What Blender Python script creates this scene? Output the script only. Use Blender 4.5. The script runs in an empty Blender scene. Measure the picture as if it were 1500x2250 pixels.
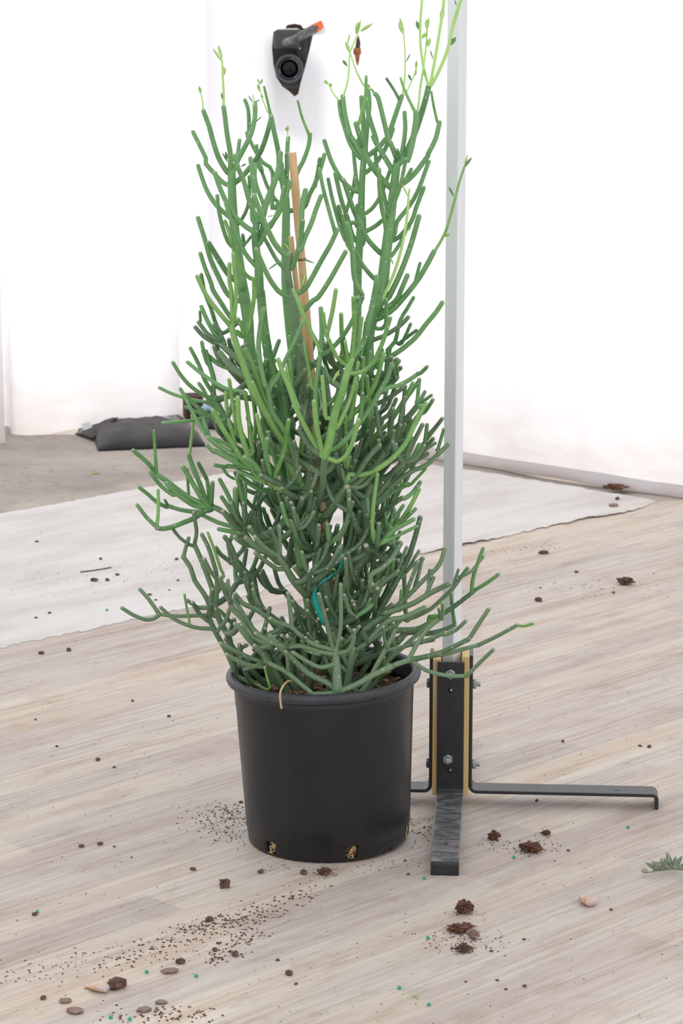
import bpy, bmesh, math, random, re
from mathutils import Vector, Matrix, noise, geometry

# ------------------------------------------------------------------ camera
F = 6000.0; CX, CY = 750.0, 1125.0; PITCH = math.radians(12.4); H = 1.41
sc = bpy.context.scene
col = sc.collection
cam_d = bpy.data.cameras.new('camera_view'); cam = bpy.data.objects.new('camera_view', cam_d); col.objects.link(cam)
cam.location = (0, 0, H); cam.rotation_euler = (math.pi/2 - PITCH, 0, 0)
cam_d.sensor_fit = 'VERTICAL'; cam_d.sensor_height = 22.3; cam_d.sensor_width = 14.9
cam_d.lens = F/2250*22.3
cam_d.dof.use_dof = True; cam_d.dof.focus_distance = 4.2; cam_d.dof.aperture_fstop = 10
cam_d.clip_end = 200
sc.camera = cam
# ------------------------------------------------------------------ light
w = bpy.data.worlds.new('overcast_sky'); sc.world = w; w.use_nodes = True
bg = w.node_tree.nodes['Background']; bg.inputs[0].default_value = (0.93, 0.96, 1.0, 1); bg.inputs[1].default_value = 1.12
sd = bpy.data.lights.new('sun', 'SUN'); sun = bpy.data.objects.new('sun', sd); col.objects.link(sun)
sd.energy = 3.7; sd.angle = math.radians(20); sd.color = (1, 0.97, 0.93)
sun.rotation_euler = Vector((0.1, -math.cos(math.radians(35)), -math.sin(math.radians(35)))).to_track_quat('-Z', 'Y').to_euler()
sun.location = (-2, 12, 6)
sc.view_settings.view_transform = 'Standard'; sc.view_settings.look = 'None'
sc.view_settings.exposure = 0.0; sc.view_settings.gamma = 1.0; sc.view_settings.use_curve_mapping = False

# ------------------------------------------------------------------ helpers
CP, SP = math.cos(PITCH), math.sin(PITCH)
def ray(x, y):
    u, v = x-CX, CY-y
    return Vector((u, F*CP + v*SP, -F*SP + v*CP))
def G(x, y, z=0.0):                       # pixel to the level plane at height z
    d = ray(x, y); t = (z-H)/d.z
    return Vector((0, 0, H)) + d*t
def PY(x, y, Y):                          # pixel to the upright plane at distance Y
    d = ray(x, y); return Vector((0, 0, H)) + d*(Y/d.y)
def px(p):
    q = p - Vector((0, 0, H)); f = q.y*CP - q.z*SP
    return (CX + F*q.x/f, CY - F*(q.y*SP + q.z*CP)/f, f)
def mesh_obj(name, bm, mat, parent=None, smooth=True):
    me = bpy.data.meshes.new(name); bm.to_mesh(me); bm.free()
    if smooth:
        for p in me.polygons: p.use_smooth = True
    if mat: me.materials.append(mat)
    return link(name, me, parent)
def link(name, me, parent=None):
    o = bpy.data.objects.new(name, me); col.objects.link(o)
    if parent: o.parent = parent
    return o
def thing(name, label, cat, group=None, loc=(0, 0, 0)):
    o = bpy.data.objects.new(name, None); col.objects.link(o); o.location = loc; o.empty_display_size = 0.05
    return tag(o, label, cat, group)
def tag(o, label=None, cat=None, group=None, kind=None):
    if label: o['label'] = label
    if cat: o['category'] = cat
    if group: o['group'] = group
    if kind: o['kind'] = kind
    return o
def srgb(r, g, b):
    f = lambda c: (c/12.92 if c <= 0.04045 else ((c+0.055)/1.055)**2.4)
    return (f(r/255), f(g/255), f(b/255), 1)
def mat(name, c, rough=0.6, metal=0.0, spec=0.5):
    m = bpy.data.materials.new(name); m.use_nodes = True
    b = m.node_tree.nodes['Principled BSDF']
    b.inputs['Base Color'].default_value = c; b.inputs['Roughness'].default_value = rough
    b.inputs['Metallic'].default_value = metal; b.inputs['Specular IOR Level'].default_value = spec
    return m
class N:
    def __init__(s, m): s.t = m.node_tree; s.b = s.t.nodes['Principled BSDF']
    def new(s, typ, **kw):
        n = s.t.nodes.new(typ)
        for k, v in kw.items():
            if k.startswith('i_'):
                key = k[2:]; key = int(key) if key.isdigit() else key.replace('_', ' ')
                n.inputs[key].default_value = v
            else: setattr(n, k, v)
        return n
    def l(s, a, b): s.t.links.new(a, b)
    def coord(s, scale=(1, 1, 1), rot=(0, 0, 0), out='Object'):
        c = s.new('ShaderNodeTexCoord'); r = s.new('ShaderNodeMapping'); m = s.new('ShaderNodeMapping')
        m.inputs['Scale'].default_value = scale; r.inputs['Rotation'].default_value = rot
        s.l(c.outputs[out], r.inputs[0]); s.l(r.outputs[0], m.inputs[0]); return m.outputs[0]
    def noise(s, vec, scale, detail=4, rough=0.55):
        n = s.new('ShaderNodeTexNoise'); n.inputs['Scale'].default_value = scale
        n.inputs['Detail'].default_value = detail; n.inputs['Roughness'].default_value = rough
        s.l(vec, n.inputs['Vector']); return n.outputs['Fac']
    def ramp(s, fac, stops):
        r = s.new('ShaderNodeValToRGB'); e = r.color_ramp.elements
        while len(e) < len(stops): e.new(0.5)
        for el, (p, c) in zip(e, stops): el.position = p; el.color = c
        s.l(fac, r.inputs[0]); return r.outputs[0]
    def mix(s, fac, a, b, blend='MIX'):
        m = s.new('ShaderNodeMix', data_type='RGBA', blend_type=blend)
        for sock, v in ((m.inputs[0], fac), (m.inputs[6], a), (m.inputs[7], b)):
            if hasattr(v, 'is_linked'): s.l(v, sock)
            else: sock.default_value = v
        return m.outputs[2]
    def bump(s, fac, strength=0.3, dist=0.002):
        b = s.new('ShaderNodeBump'); b.inputs['Strength'].default_value = strength; b.inputs['Distance'].default_value = dist
        s.l(fac, b.inputs['Height']); s.l(b.outputs[0], s.b.inputs['Normal'])
W1 = (1, 1, 1, 1); B0 = (0, 0, 0, 1)
# ---- materials
def noisy(name, c1, c2, scale, rough=0.7, bump=0.0, metal=0.0, lo=.35, hi=.65, stretch=(1, 1, 1), spec=.5):
    m = mat(name, c1, rough, metal, spec); n = N(m)
    f = n.noise(n.coord(stretch), scale, 6, .6)
    n.l(n.ramp(f, [(lo, c1), (hi, c2)]), n.b.inputs['Base Color'])
    if bump: n.bump(f, bump, 0.003)
    return m
def cloth_mat():
    m = bpy.data.materials.new('white_cloth'); m.use_nodes = True; n = N(m); t = m.node_tree
    t.nodes.remove(n.b)
    out = t.nodes['Material Output']
    v = n.coord((1, 1, 1))
    f = n.noise(v, 2.2, 5, .6)
    # dust has settled on the bottom of the cloth
    sep = n.new('ShaderNodeSeparateXYZ'); n.l(v, sep.inputs[0])
    mr = n.new('ShaderNodeMapRange', i_From_Min=0.0, i_From_Max=0.30, i_To_Min=1.0, i_To_Max=0.0); n.l(sep.outputs[2], mr.inputs[0])
    f2 = n.noise(n.coord((1, 1, 2.5)), 5, 6, .65)
    mu = n.new('ShaderNodeMath', operation='MULTIPLY'); n.l(mr.outputs[0], mu.inputs[0]); n.l(f2, mu.inputs[1])
    c = n.ramp(f, [(.3, srgb(247, 247, 251)), (.7, srgb(250, 250, 252))])
    c = n.mix(mu.outputs[0], c, srgb(200, 186, 178))
    d = n.new('ShaderNodeBsdfDiffuse'); tr = n.new('ShaderNodeBsdfTranslucent'); ms = n.new('ShaderNodeMixShader', i_0=0.5)
    n.l(c, d.inputs[0]); n.l(c, tr.inputs[0]); n.l(d.outputs[0], ms.inputs[1]); n.l(tr.outputs[0], ms.inputs[2]); n.l(ms.outputs[0], out.inputs[0])
    return m
def vinyl_mat():
    m = mat('wood_print_vinyl', srgb(200, 186, 172), .62, 0, .3); n = N(m)
    rot = (0, 0, math.radians(-45))
    v = n.coord((1, 1, 1), rot)
    br = n.new('ShaderNodeTexBrick', offset=0.37, offset_frequency=2)
    br.inputs['Color1'].default_value = B0; br.inputs['Color2'].default_value = W1; br.inputs['Mortar'].default_value = (.5, .5, .5, 1)
    br.inputs['Scale'].default_value = 1; br.inputs['Mortar Size'].default_value = 0.0
    br.inputs['Brick Width'].default_value = 0.62; br.inputs['Row Height'].default_value = 0.085
    n.l(v, br.inputs['Vector'])
    stave = n.ramp(br.outputs[0], [(0, srgb(189, 177, 168)), (.4, srgb(199, 188, 179)), (.7, srgb(207, 193, 178)), (1, srgb(194, 184, 177))])
    fine = n.noise(n.coord((2.5, 110, 1), rot), 1.0, 7, .72)
    mid = n.noise(n.coord((1.3, 22, 1), rot), 1.0, 5, .65)
    big = n.noise(n.coord((1.2, 4, 1), rot), 1.3, 4, .6)
    g5 = (.5, .5, .5, 1)
    c = n.mix(.6, stave, n.ramp(fine, [(.32, srgb(150, 140, 132)), (.5, g5), (.7, srgb(214, 212, 210))]), 'OVERLAY')
    c = n.mix(.4, c, n.ramp(mid, [(.3, srgb(160, 148, 138)), (.5, g5), (.7, srgb(208, 206, 204))]), 'OVERLAY')
    c = n.mix(.35, c, n.ramp(big, [(.32, srgb(168, 155, 146)), (.55, g5), (.75, srgb(208, 202, 192))]), 'OVERLAY')
    dirt = n.noise(n.coord((3, 9, 1), rot), 2.5, 8, .75)
    c = n.mix(n.ramp(dirt, [(.5, B0), (.78, (.62, .62, .62, 1))]), c, srgb(138, 112, 92))
    n.l(c, n.b.inputs['Base Color']); n.bump(fine, .15, .0006)
    return m
def cream_mat():
    m = mat('cream_board', srgb(224, 216, 208), .75, 0, .2); n = N(m); rot = (0, 0, math.radians(-45))
    a = n.noise(n.coord((1.5, 5, 1), rot), 1.6, 6, .65); b = n.noise(n.coord((3, 22, 1), rot), 2.0, 6, .7)
    c = n.ramp(a, [(.3, srgb(198, 189, 183)), (.55, srgb(218, 212, 207)), (.75, srgb(225, 221, 218))])
    c = n.mix(n.ramp(b, [(.6, B0), (.8, (.55, .55, .55, 1))]), c, srgb(166, 146, 134))
    n.l(c, n.b.inputs['Base Color']); return m
def ground_mat():
    m = mat('packed_dirt', srgb(150, 136, 124), .9, 0, .1); n = N(m); v = n.coord()
    a = n.noise(v, 3.0, 7, .65); b = n.noise(v, 40, 5, .7)
    c = n.ramp(a, [(.3, srgb(152, 142, 134)), (.5, srgb(174, 164, 155)), (.7, srgb(194, 182, 170))])
    c = n.mix(n.ramp(b, [(.55, B0), (.75, (.6, .6, .6, 1))]), c, srgb(112, 94, 82))
    n.l(c, n.b.inputs['Base Color']); n.bump(b, .4, .004); return m
def green_mat(name, c1, c2, tip):
    m = mat(name, c1, .42, 0, .45); n = N(m)
    oi = n.new('ShaderNodeObjectInfo'); v = n.coord()
    a = n.noise(v, 26, 4, .6)
    ad = n.new('ShaderNodeMath', operation='MULTIPLY_ADD', i_1=.45, i_2=.27); n.l(oi.outputs['Random'], ad.inputs[0])
    mx = n.new('ShaderNodeMath', operation='ADD'); n.l(a, mx.inputs[0]); n.l(ad.outputs[0], mx.inputs[1])
    c = n.ramp(mx.outputs[0], [(.7, c1), (1.3 if False else 1.0, c2)])
    vo = n.new('ShaderNodeTexVoronoi', i_Scale=95.0); n.l(v, vo.inputs['Vector'])
    c = n.mix(n.ramp(vo.outputs['Distance'], [(.10, (.75, .75, .75, 1)), (.16, B0)]), c, srgb(196, 200, 176))
    at = n.new('ShaderNodeAttribute', attribute_name='tip')
    c = n.mix(at.outputs['Fac'], c, tip)
    n.l(c, n.b.inputs['Base Color'])
    n.b.inputs['Subsurface Weight'].default_value = 0.0
    return m
M = dict(
    cloth=cloth_mat(), vinyl=vinyl_mat(), cream=cream_mat(), ground=ground_mat(),
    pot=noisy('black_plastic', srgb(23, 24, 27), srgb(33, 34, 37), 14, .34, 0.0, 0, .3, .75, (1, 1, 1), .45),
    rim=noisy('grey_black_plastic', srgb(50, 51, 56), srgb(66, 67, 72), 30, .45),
    soil=noisy('potting_soil', srgb(44, 30, 24), srgb(112, 84, 64), 60, .95, .6),
    mulch=noisy('mulch_bits', srgb(84, 58, 44), srgb(190, 156, 122), 45, .9),
    crumb=noisy('soil_crumb', srgb(76, 50, 38), srgb(126, 86, 64), 60, .95),
    bark=noisy('bark', srgb(64, 46, 38), srgb(128, 98, 82), 120, .9, .5),
    barkp=noisy('pale_bark', srgb(128, 104, 92), srgb(160, 136, 122), 60, .9, .4),
    bead=mat('teal_bead', srgb(44, 168, 142), .45),
    alu=noisy('aluminium', srgb(226, 226, 229), srgb(238, 238, 240), 9, .5, 0, .0, .3, .7, (8, 8, .4)),
    steel=noisy('black_steel', srgb(22, 22, 24), srgb(44, 44, 48), 40, .38, 0, 0, .35, .8, (1, 1, 1), .6),
    steelw=noisy('worn_black_steel', srgb(66, 67, 72), srgb(142, 138, 134), 46, .36, .1, .1, .4, .72, (1, 2, 1), .7),
    zinc=noisy('zinc', srgb(150, 152, 154), srgb(190, 190, 188), 120, .38, 0, .6),
    pine=noisy('pine_wood', srgb(206, 172, 112), srgb(228, 200, 142), 12, .7, 0, 0, .3, .7, (6, 6, .5)),
    bamboo=noisy('bamboo', srgb(208, 164, 118), srgb(232, 198, 154), 16, .5, 0, 0, .3, .7, (4, 4, .6)),
    node=mat('bamboo_node', srgb(126, 92, 62), .6),
    cam=noisy('camera_black', srgb(26, 27, 30), srgb(44, 45, 50), 40, .5),
    camg=mat('camera_grey', srgb(74, 72, 72), .5),
    ring=mat('lens_ring', srgb(66, 68, 74), .35), ringl=mat('lens_ring_edge', srgb(112, 114, 120), .35), glass=mat('lens_glass', srgb(8, 8, 14), .08, 0, .3),
    white=mat('white_print', srgb(225, 225, 225), .6),
    orange=mat('orange_rubber', srgb(255, 118, 66), .5),
    rust=noisy('rust', srgb(120, 72, 40), srgb(176, 112, 62), 40, .9),
    board=noisy('brown_board', srgb(52, 40, 38), srgb(86, 62, 52), 25, .9, 0, 0, .3, .7, (1, 1, 12)),
    bag=noisy('black_sack', srgb(26, 25, 29), srgb(52, 46, 44), 9, .5, .2),
    teal=mat('teal_tape', srgb(18, 168, 160), .4),
    leafg=mat('fallen_leaf', srgb(170, 205, 130), .6),
    sage=noisy('sage_leaf', srgb(122, 134, 108), srgb(172, 180, 154), 60, .8),
    husk=noisy('husk', srgb(196, 150, 96), srgb(206, 186, 186), 60, .35, 0, 0, .42, .6),
    straw=mat('straw', srgb(206, 176, 130), .7),
    bluew=mat('blue_white_plastic', srgb(176, 200, 226), .3),
)
GREEN = dict(
    m=green_mat('green_twig', srgb(84, 132, 78), srgb(118, 164, 106), srgb(158, 176, 140)),
    b=green_mat('fresh_green_twig', srgb(98, 150, 74), srgb(136, 180, 104), srgb(172, 196, 144)),
    g=green_mat('grey_green_twig', srgb(82, 112, 80), srgb(116, 142, 106), srgb(184, 178, 160)),
    y=green_mat('young_lime_shoot', srgb(158, 208, 104), srgb(190, 226, 138), srgb(200, 222, 150)))
# ------------------------------------------------------------------ setting
def sheet(name, pts, z0, z1, m):
    bm = bmesh.new()
    b = [bm.verts.new((p[0], p[1], z0)) for p in pts]; t = [bm.verts.new((p[0], p[1], z1)) for p in pts]
    bm.faces.new(t); bm.faces.new(b[::-1])
    for i in range(len(pts)):
        j = (i+1) % len(pts); bm.faces.new((b[i], b[j], t[j], t[i]))
    bmesh.ops.recalc_face_normals(bm, faces=bm.faces)
    return tag(mesh_obj(name, bm, m, smooth=False), kind='structure')
ZV, ZC = 0.0, 0.0014
random.seed(4)
ground = sheet('floor', [(-4, 1.2), (4, 1.2), (4, 12), (-4, 12)], -0.06, -0.010, M['ground'])
def jag(pts, a, n=5):
    out = []
    for p, q in zip(pts, pts[1:]):
        for k in range(n):
            t = k/n; out.append((p[0]+(q[0]-p[0])*t + random.uniform(-a, a), p[1]+(q[1]-p[1])*t + random.uniform(-a, a)))
    return out + [tuple(pts[-1])]
far = [G(x, y, ZC)[:2] for x, y in ((-420, 1205), (0, 1130), (170, 1100), (260, 1082), (380, 1062), (500, 1040), (760, 1021), (950, 1023), (1018, 1031), (1150, 1052), (1320, 1080), (1440, 1100), (1700, 1150))]
epx = [(-500, 1536), (-150, 1462), (0, 1425), (60, 1411), (160, 1392), (240, 1373), (330, 1352), (500, 1318), (690, 1273), (930, 1216), (975, 1207), (1018, 1198), (1060, 1190), (1110, 1180), (1160, 1168), (1240, 1151), (1300, 1139), (1380, 1126), (1440, 1106)]
lift = {930: 1, 975: 3.5, 1018: 4, 1060: 3.5, 1110: .5, 1240: 2.5, 1300: 4, 1380: 2.5}
def ylin(pts, x):
    for (xa, ya), (xb, yb) in zip(pts, pts[1:]):
        if xa <= x <= xb: return ya+(yb-ya)*(x-xa)/(xb-xa)
    return pts[-1][1]
fpx = [(-500, 1219), (0, 1130), (170, 1100), (260, 1082), (380, 1062), (500, 1040), (760, 1021), (950, 1023), (1018, 1031), (1150, 1052), (1320, 1080), (1440, 1100)]
bm = bmesh.new(); prev = None; X = -500
while X <= 1440:
    yf = ylin(epx, X)+random.uniform(-2, 2); yb = ylin(fpx, X)+random.uniform(-1.2, 1.2); lf = ylin([(k, v) for k, v in [(-500, 0), (880, 0)]+sorted(lift.items())+[(1440, 0)]], X)*.001
    yb = min(yb, yf-1)
    cb = [G(X, yf), G(X, yf+(yb-yf)*.12), G(X, yb)]
    zz = [.0002+lf, .0002+lf*.25, .0002]
    row = [bm.verts.new((p.x, p.y, z+t)) for t in (0, .0012) for p, z in zip(cb, zz)]
    if prev:
        for i, j in ((0, 1), (1, 2), (2, 5), (5, 4), (4, 3), (3, 0)): bm.faces.new((prev[i], prev[j], row[j], row[i]))
    prev = row; X += 10
bmesh.ops.recalc_face_normals(bm, faces=bm.faces)
tag(mesh_obj('floor_cream_board', bm, M['cream'], smooth=False), kind='structure')
vfar = [G(x, y+7)[:2] for x, y in ((-420, 1205), (0, 1130), (260, 1082), (500, 1040), (760, 1021), (950, 1023), (1018, 1031), (1320, 1080), (1440, 1100))]+[G(x, y)[:2] for x, y in ((1450, 1104), (1560, 1092), (1900, 1030))]
vfar = [(-2.4, vfar[0][1])] + [tuple(p) for p in vfar] + [(2.4, vfar[-1][1])]
bm = bmesh.new(); cols = []
for x, y in vfar:
    cols.append([bm.verts.new(c) for c in ((x, 1.5, ZV), (x, y, ZV), (x, y, -.0095), (x, 1.5, -.0095))])
for a_, b_ in zip(cols, cols[1:]):
    for k in range(4): bm.faces.new((a_[k], b_[k], b_[(k+1) % 4], a_[(k+1) % 4]))
bm.faces.new(cols[0]); bm.faces.new(cols[-1][::-1]); bmesh.ops.recalc_face_normals(bm, faces=bm.faces)
tag(mesh_obj('floor_wood_print', bm, M['vinyl'], smooth=False), kind='structure')

WH = 3.6  # unseen upper height added so the sheets keep direct sun off the floor
def cloth(name, path, hem, top=WH, nu=120, nv=60, amp=0.012, holes=(), seed=0.0, bulge=None):
    """A hanging sheet along a ground path (polyline of (x,y)); hem(t) lifts the lower edge."""
    seg = [0.0]
    for a, b in zip(path, path[1:]): seg.append(seg[-1] + math.hypot(b[0]-a[0], b[1]-a[1]))
    L = seg[-1]
    def at(s):
        for i in range(len(path)-1):
            if s <= seg[i+1] or i == len(path)-2:
                t = (s-seg[i])/(seg[i+1]-seg[i]); a, b = path[i], path[i+1]
                d = Vector((b[0]-a[0], b[1]-a[1])).normalized()
                return Vector((a[0]+(b[0]-a[0])*t, a[1]+(b[1]-a[1])*t)), Vector((-d.y, d.x))
    def pos(s, z):
        p, nrm = at(s)
        o = amp*(math.sin(s*9+seed)+.6*math.sin(s*23+seed*2)+.5*noise.noise((s*3, z*1.2, seed))) * (1-.35*min(1, max(0, z)/1.2))
        if bulge: o += bulge(s, z)
        return Vector((p.x+nrm.x*o, p.y+nrm.y*o, z))
    pts = []; vz = [(k/nv)**1.6 for k in range(nv+1)]
    if not holes:
        bm = bmesh.new(); rows = []
        for k in vz:
            row = []
            for i in range(nu+1):
                s = L*i/nu; h = hem(s); row.append(bm.verts.new(pos(s, h+(top-h)*k)))
            rows.append(row)
        for r, q in zip(rows, rows[1:]):
            for i in range(nu): bm.faces.new((r[i], r[i+1], q[i+1], q[i]))
    else:
        vs = []; es = []
        for k in vz:
            for i in range(nu+1):
                s = L*i/nu; h = hem(s); vs.append(Vector((s, h+(top-h)*k)))
        for hp in holes:
            b0 = len(vs); vs += [Vector(p) for p in hp]; es += [(b0+i, b0+(i+1) % len(hp)) for i in range(len(hp))]
        r = geometry.delaunay_2d_cdt(vs, es, [], 0, 1e-5)
        def inside(c, poly):
            k = False
            for (x1, y1), (x2, y2) in zip(poly, poly[1:]+poly[:1]):
                if (y1 > c.y) != (y2 > c.y) and c.x < (x2-x1)*(c.y-y1)/(y2-y1)+x1: k = not k
            return k
        bm = bmesh.new(); bv = [bm.verts.new(pos(p.x, p.y)) for p in r[0]]
        for f in r[2]:
            c = sum((r[0][i] for i in f), Vector((0, 0)))/len(f)
            if c.y < hem(c.x)-1e-4 or any(inside(c, [tuple(p) for p in hp]) for hp in holes): continue
            try: bm.faces.new([bv[i] for i in f])
            except ValueError: pass
    o = mesh_obj(name, bm, M['cloth']); tag(o, kind='structure'); return o, at, pos
# sheet at the left, its hem resting over a filled sack
YL = 7.47
xl = lambda p, Y=YL: PY(p, 940, Y).x
lp = [(xl(-160), YL+.16), (xl(0), YL+.12), (xl(18), YL+.08), (xl(28), YL+.0), (xl(60), YL-.015), (xl(120), YL), (xl(395), YL+.03)]
LL = sum(math.hypot(b[0]-a[0], b[1]-a[1]) for a, b in zip(lp, lp[1:]))
def hemL(s):
    t = 1-(LL-s)/(xl(395)-xl(110)); return max(0.0, min(1, t))**.8*0.050 - .01
cloth('wall_left', lp, hemL, amp=.005, seed=1.3)
cloth('wall_side', [(-3.2, 6.6), (xl(-60, 7.33), 7.30), (xl(10, 7.33), 7.33)], lambda s: -.008, amp=.010, seed=.4)
YB = 7.75
cloth('wall_back', [(xl(376, YB), YB), (xl(482, YB), YB)], lambda s: .05, amp=.006, seed=2.2, nu=50)
# long back sheet with a rolled tube hem and two torn openings
rp = [G(x, y)[:2] for x, y in ((462, 953), (520, 956), (650, 969), (800, 984), (930, 998), (1018, 1009), (1130, 1030), (1200, 1044), (1290, 1060), (1400, 1073), (1500, 1085), (1700, 1115), (2300, 1200))]
def hit(x, y):                                    # pixel to (s, z) on the long sheet
    d = ray(x, y); s0 = 0
    for a, b in zip(rp, rp[1:]):
        ex, ey = b[0]-a[0], b[1]-a[1]; L_ = math.hypot(ex, ey)
        det = d.x*(-ey)+d.y*ex
        t = (a[0]*(-ey)+a[1]*ex)/det; u = (d.x*a[1]-d.y*a[0])/det
        P_ = d*t; u = ((P_.x-a[0])*ex+(P_.y-a[1])*ey)/(L_*L_)
        if u <= 1.0: return s0+u*L_, H+P_.z, P_.y
        s0 += L_
hole1 = [(602, 70), (612, 64), (628, 62), (632, 55), (648, 52), (662, 55), (666, 62), (676, 62), (688, 72), (684, 92), (678, 118), (670, 150), (661, 182), (656, 206), (648, 212), (636, 200), (622, 190), (609, 170), (602, 140), (599, 105)]
hole2 = [(787, 76), (792, 96), (793, 118), (787, 146), (780, 140), (774, 122), (768, 104), (776, 100)]
def hemR(s): return .014 + (max(0, 1-s/.06)**.7*.14 if s < .06 else 0)
wr, rat, rpos = cloth('wall_right', rp, hemR, amp=.004, seed=3.1, nu=150, nv=46, holes=[[hit(*p)[:2] for p in hole1], [hit(*p)[:2] for p in hole2]])
YB = hit(640, 130)[2]
def tube_mesh(pts, rad, sides=10, cap=True, tipattr=False, tiplen=0.0):
    """Swept tube through 3-D points with a rounded end."""
    bm = bmesh.new(); lay = bm.verts.layers.float.new('tip') if tipattr else None
    n = len(pts); rings = []
    up = None; P = []; R = []; T = []
    for i, p in enumerate(pts):
        d = (pts[min(i+1, n-1)]-pts[max(i-1, 0)]).normalized(); P.append(p); R.append(rad[i]); T.append(d)
    if cap:
        e = P[-1]; d = T[-1]; r = R[-1]
        for a in (35, 62, 84): P.append(e+d*r*.95*math.sin(math.radians(a))); R.append(r*math.cos(math.radians(a))); T.append(d)
        e = P[0]; d = T[0]; r = R[0]
        P.insert(0, e-d*r*.6); R.insert(0, r*.55); T.insert(0, d)
    for i, p in enumerate(P):
        d = T[i]
        if up is None: up = d.orthogonal().normalized()
        up = (up-d*up.dot(d)).normalized(); sd_ = d.cross(up)
        ring = []
        for k in range(sides):
            a = 2*math.pi*k/sides; v = bm.verts.new(p+(up*math.cos(a)+sd_*math.sin(a))*R[i])
            if lay and cap and i >= len(P)-3: v[lay] = (0.45, .8, 1)[i-(len(P)-3)]
            ring.append(v)
        rings.append(ring)
    for a, b in zip(rings, rings[1:]):
        for k in range(sides): bm.faces.new((a[k], a[(k+1) % sides], b[(k+1) % sides], b[k]))
    bm.faces.new(rings[0][::-1]); bm.faces.new(rings[-1])
    return bm
hp_ = []
Ltot = sum(math.hypot(b[0]-a[0], b[1]-a[1]) for a, b in zip(rp, rp[1:]))
for i in range(90):
    s = .5+(Ltot-.5)*i/89; q = rpos(s, .017); hp_.append(Vector((q.x, q.y, .008+.0035*math.sin(s*7)+.003*noise.noise((s*5, 0, 0)))))
mesh_obj('hem_tube', tube_mesh(hp_, [.0165+.003*noise.noise((i*.13, 5, 0)) for i in range(90)], 12), M['cloth'], wr)

# ------------------------------------------------------------------ pot
base = G(722, 1839); YP = base.y; SC = (base-Vector((0, 0, H))).length/F
pot_root = thing('potted_pencil_cactus', 'tall green pencil cactus staked with bamboo in a black nursery pot', 'potted plant', loc=base)
TILT = Matrix.Rotation(math.radians(-1.7), 4, 'Y')
def pl(p): return base + (TILT @ Vector(p))        # pot-local to world
PH = 0.272
def lathe(profile, seg=120, skip=None, a0=0.0):
    bm = bmesh.new(); rings = []
    for r, z in profile:
        rings.append([bm.verts.new(TILT @ Vector((r*math.sin(2*math.pi*k/seg), -r*math.cos(2*math.pi*k/seg), z))) for k in range(seg)])
    for i in range(len(rings)-1):
        for k in range(seg):
            if skip and skip(k*360/seg, (profile[i][1]+profile[i+1][1])/2): continue
            j = (k+1) % seg; bm.faces.new((rings[i][k], rings[i][j], rings[i+1][j], rings[i+1][k]))
    return bm
def skip(a, z):
    a = (a+1.5) % 360
    if .006 < z < .026 and any(abs((a-c+180) % 360-180) < 4.2 for c in (17, 77, 137, 197, 257, 317)): return True
    return z < .008 and any(abs((a-c+180) % 360-180) < 5.5 for c in (46, 286))
body = mesh_obj('pot', lathe([(.119, 0), (.1235, .0035), (.125, .0065), (.1258, .018), (.1262, .026), (.1276, .0275), (.129, .06), (.1325, .13), (.136, .2), (.1385, .245), (.139, PH-.008)], 120, skip), M['pot'], pot_root)
so = body.modifiers.new('wall', 'SOLIDIFY'); so.thickness = .003; so.offset = -1
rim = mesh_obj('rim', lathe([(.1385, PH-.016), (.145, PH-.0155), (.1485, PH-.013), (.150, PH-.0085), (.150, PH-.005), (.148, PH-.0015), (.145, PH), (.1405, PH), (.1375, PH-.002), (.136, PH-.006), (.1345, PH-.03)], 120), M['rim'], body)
bm = bmesh.new(); rows = []
for z in (.178, .2, .222):
    r = .1325+(z-.13)*.0505+.0004; rows.append([bm.verts.new(TILT @ Vector((r*math.sin(a), -r*math.cos(a), z))) for a in [math.radians(-104+5*k) for k in range(6)]])
for p_, q_ in zip(rows, rows[1:]):
    for k in range(5): bm.faces.new((p_[k], p_[k+1], q_[k+1], q_[k]))
o = mesh_obj('sticker', bm, M['white'], body); sm = o.modifiers.new('s', 'SOLIDIFY'); sm.thickness = .0006; sm.offset = 0
SOIL = PH-.034
def soil_z(x, y): return SOIL + .006*noise.noise((x*22, y*22, 1))+.004*noise.noise((x*60, y*60, 2)) - .004*(math.hypot(x, y)/.135)**2
bm = bmesh.new(); rings = []
for i in range(16):
    r = .1345*i/15; row = []
    for k in range(64):
        a = 2*math.pi*k/64; x, y = r*math.sin(a), -r*math.cos(a); row.append(bm.verts.new(TILT @ Vector((x, y, soil_z(x, y)))))
    rings.append(row)
for a, b in zip(rings, rings[1:]):
    for k in range(64): bm.faces.new((a[k], b[k], b[(k+1) % 64], a[(k+1) % 64]))
bmesh.ops.remove_doubles(bm, verts=bm.verts, dist=1e-5)
soil = mesh_obj('soil', bm, M['soil'], pot_root)
bm = bmesh.new(); low = []
for r, z in ((.1205, .001), (.1215, .03)):
    low.append([bm.verts.new(TILT @ Vector((r*math.sin(2*math.pi*k/64), -r*math.cos(2*math.pi*k/64), z))) for k in range(64)])
for k in range(64): bm.faces.new((low[0][k], low[0][(k+1) % 64], low[1][(k+1) % 64], low[1][k]))
mesh_obj('root_ball', bm, M['soil'], pot_root)
KEEP = []
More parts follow.
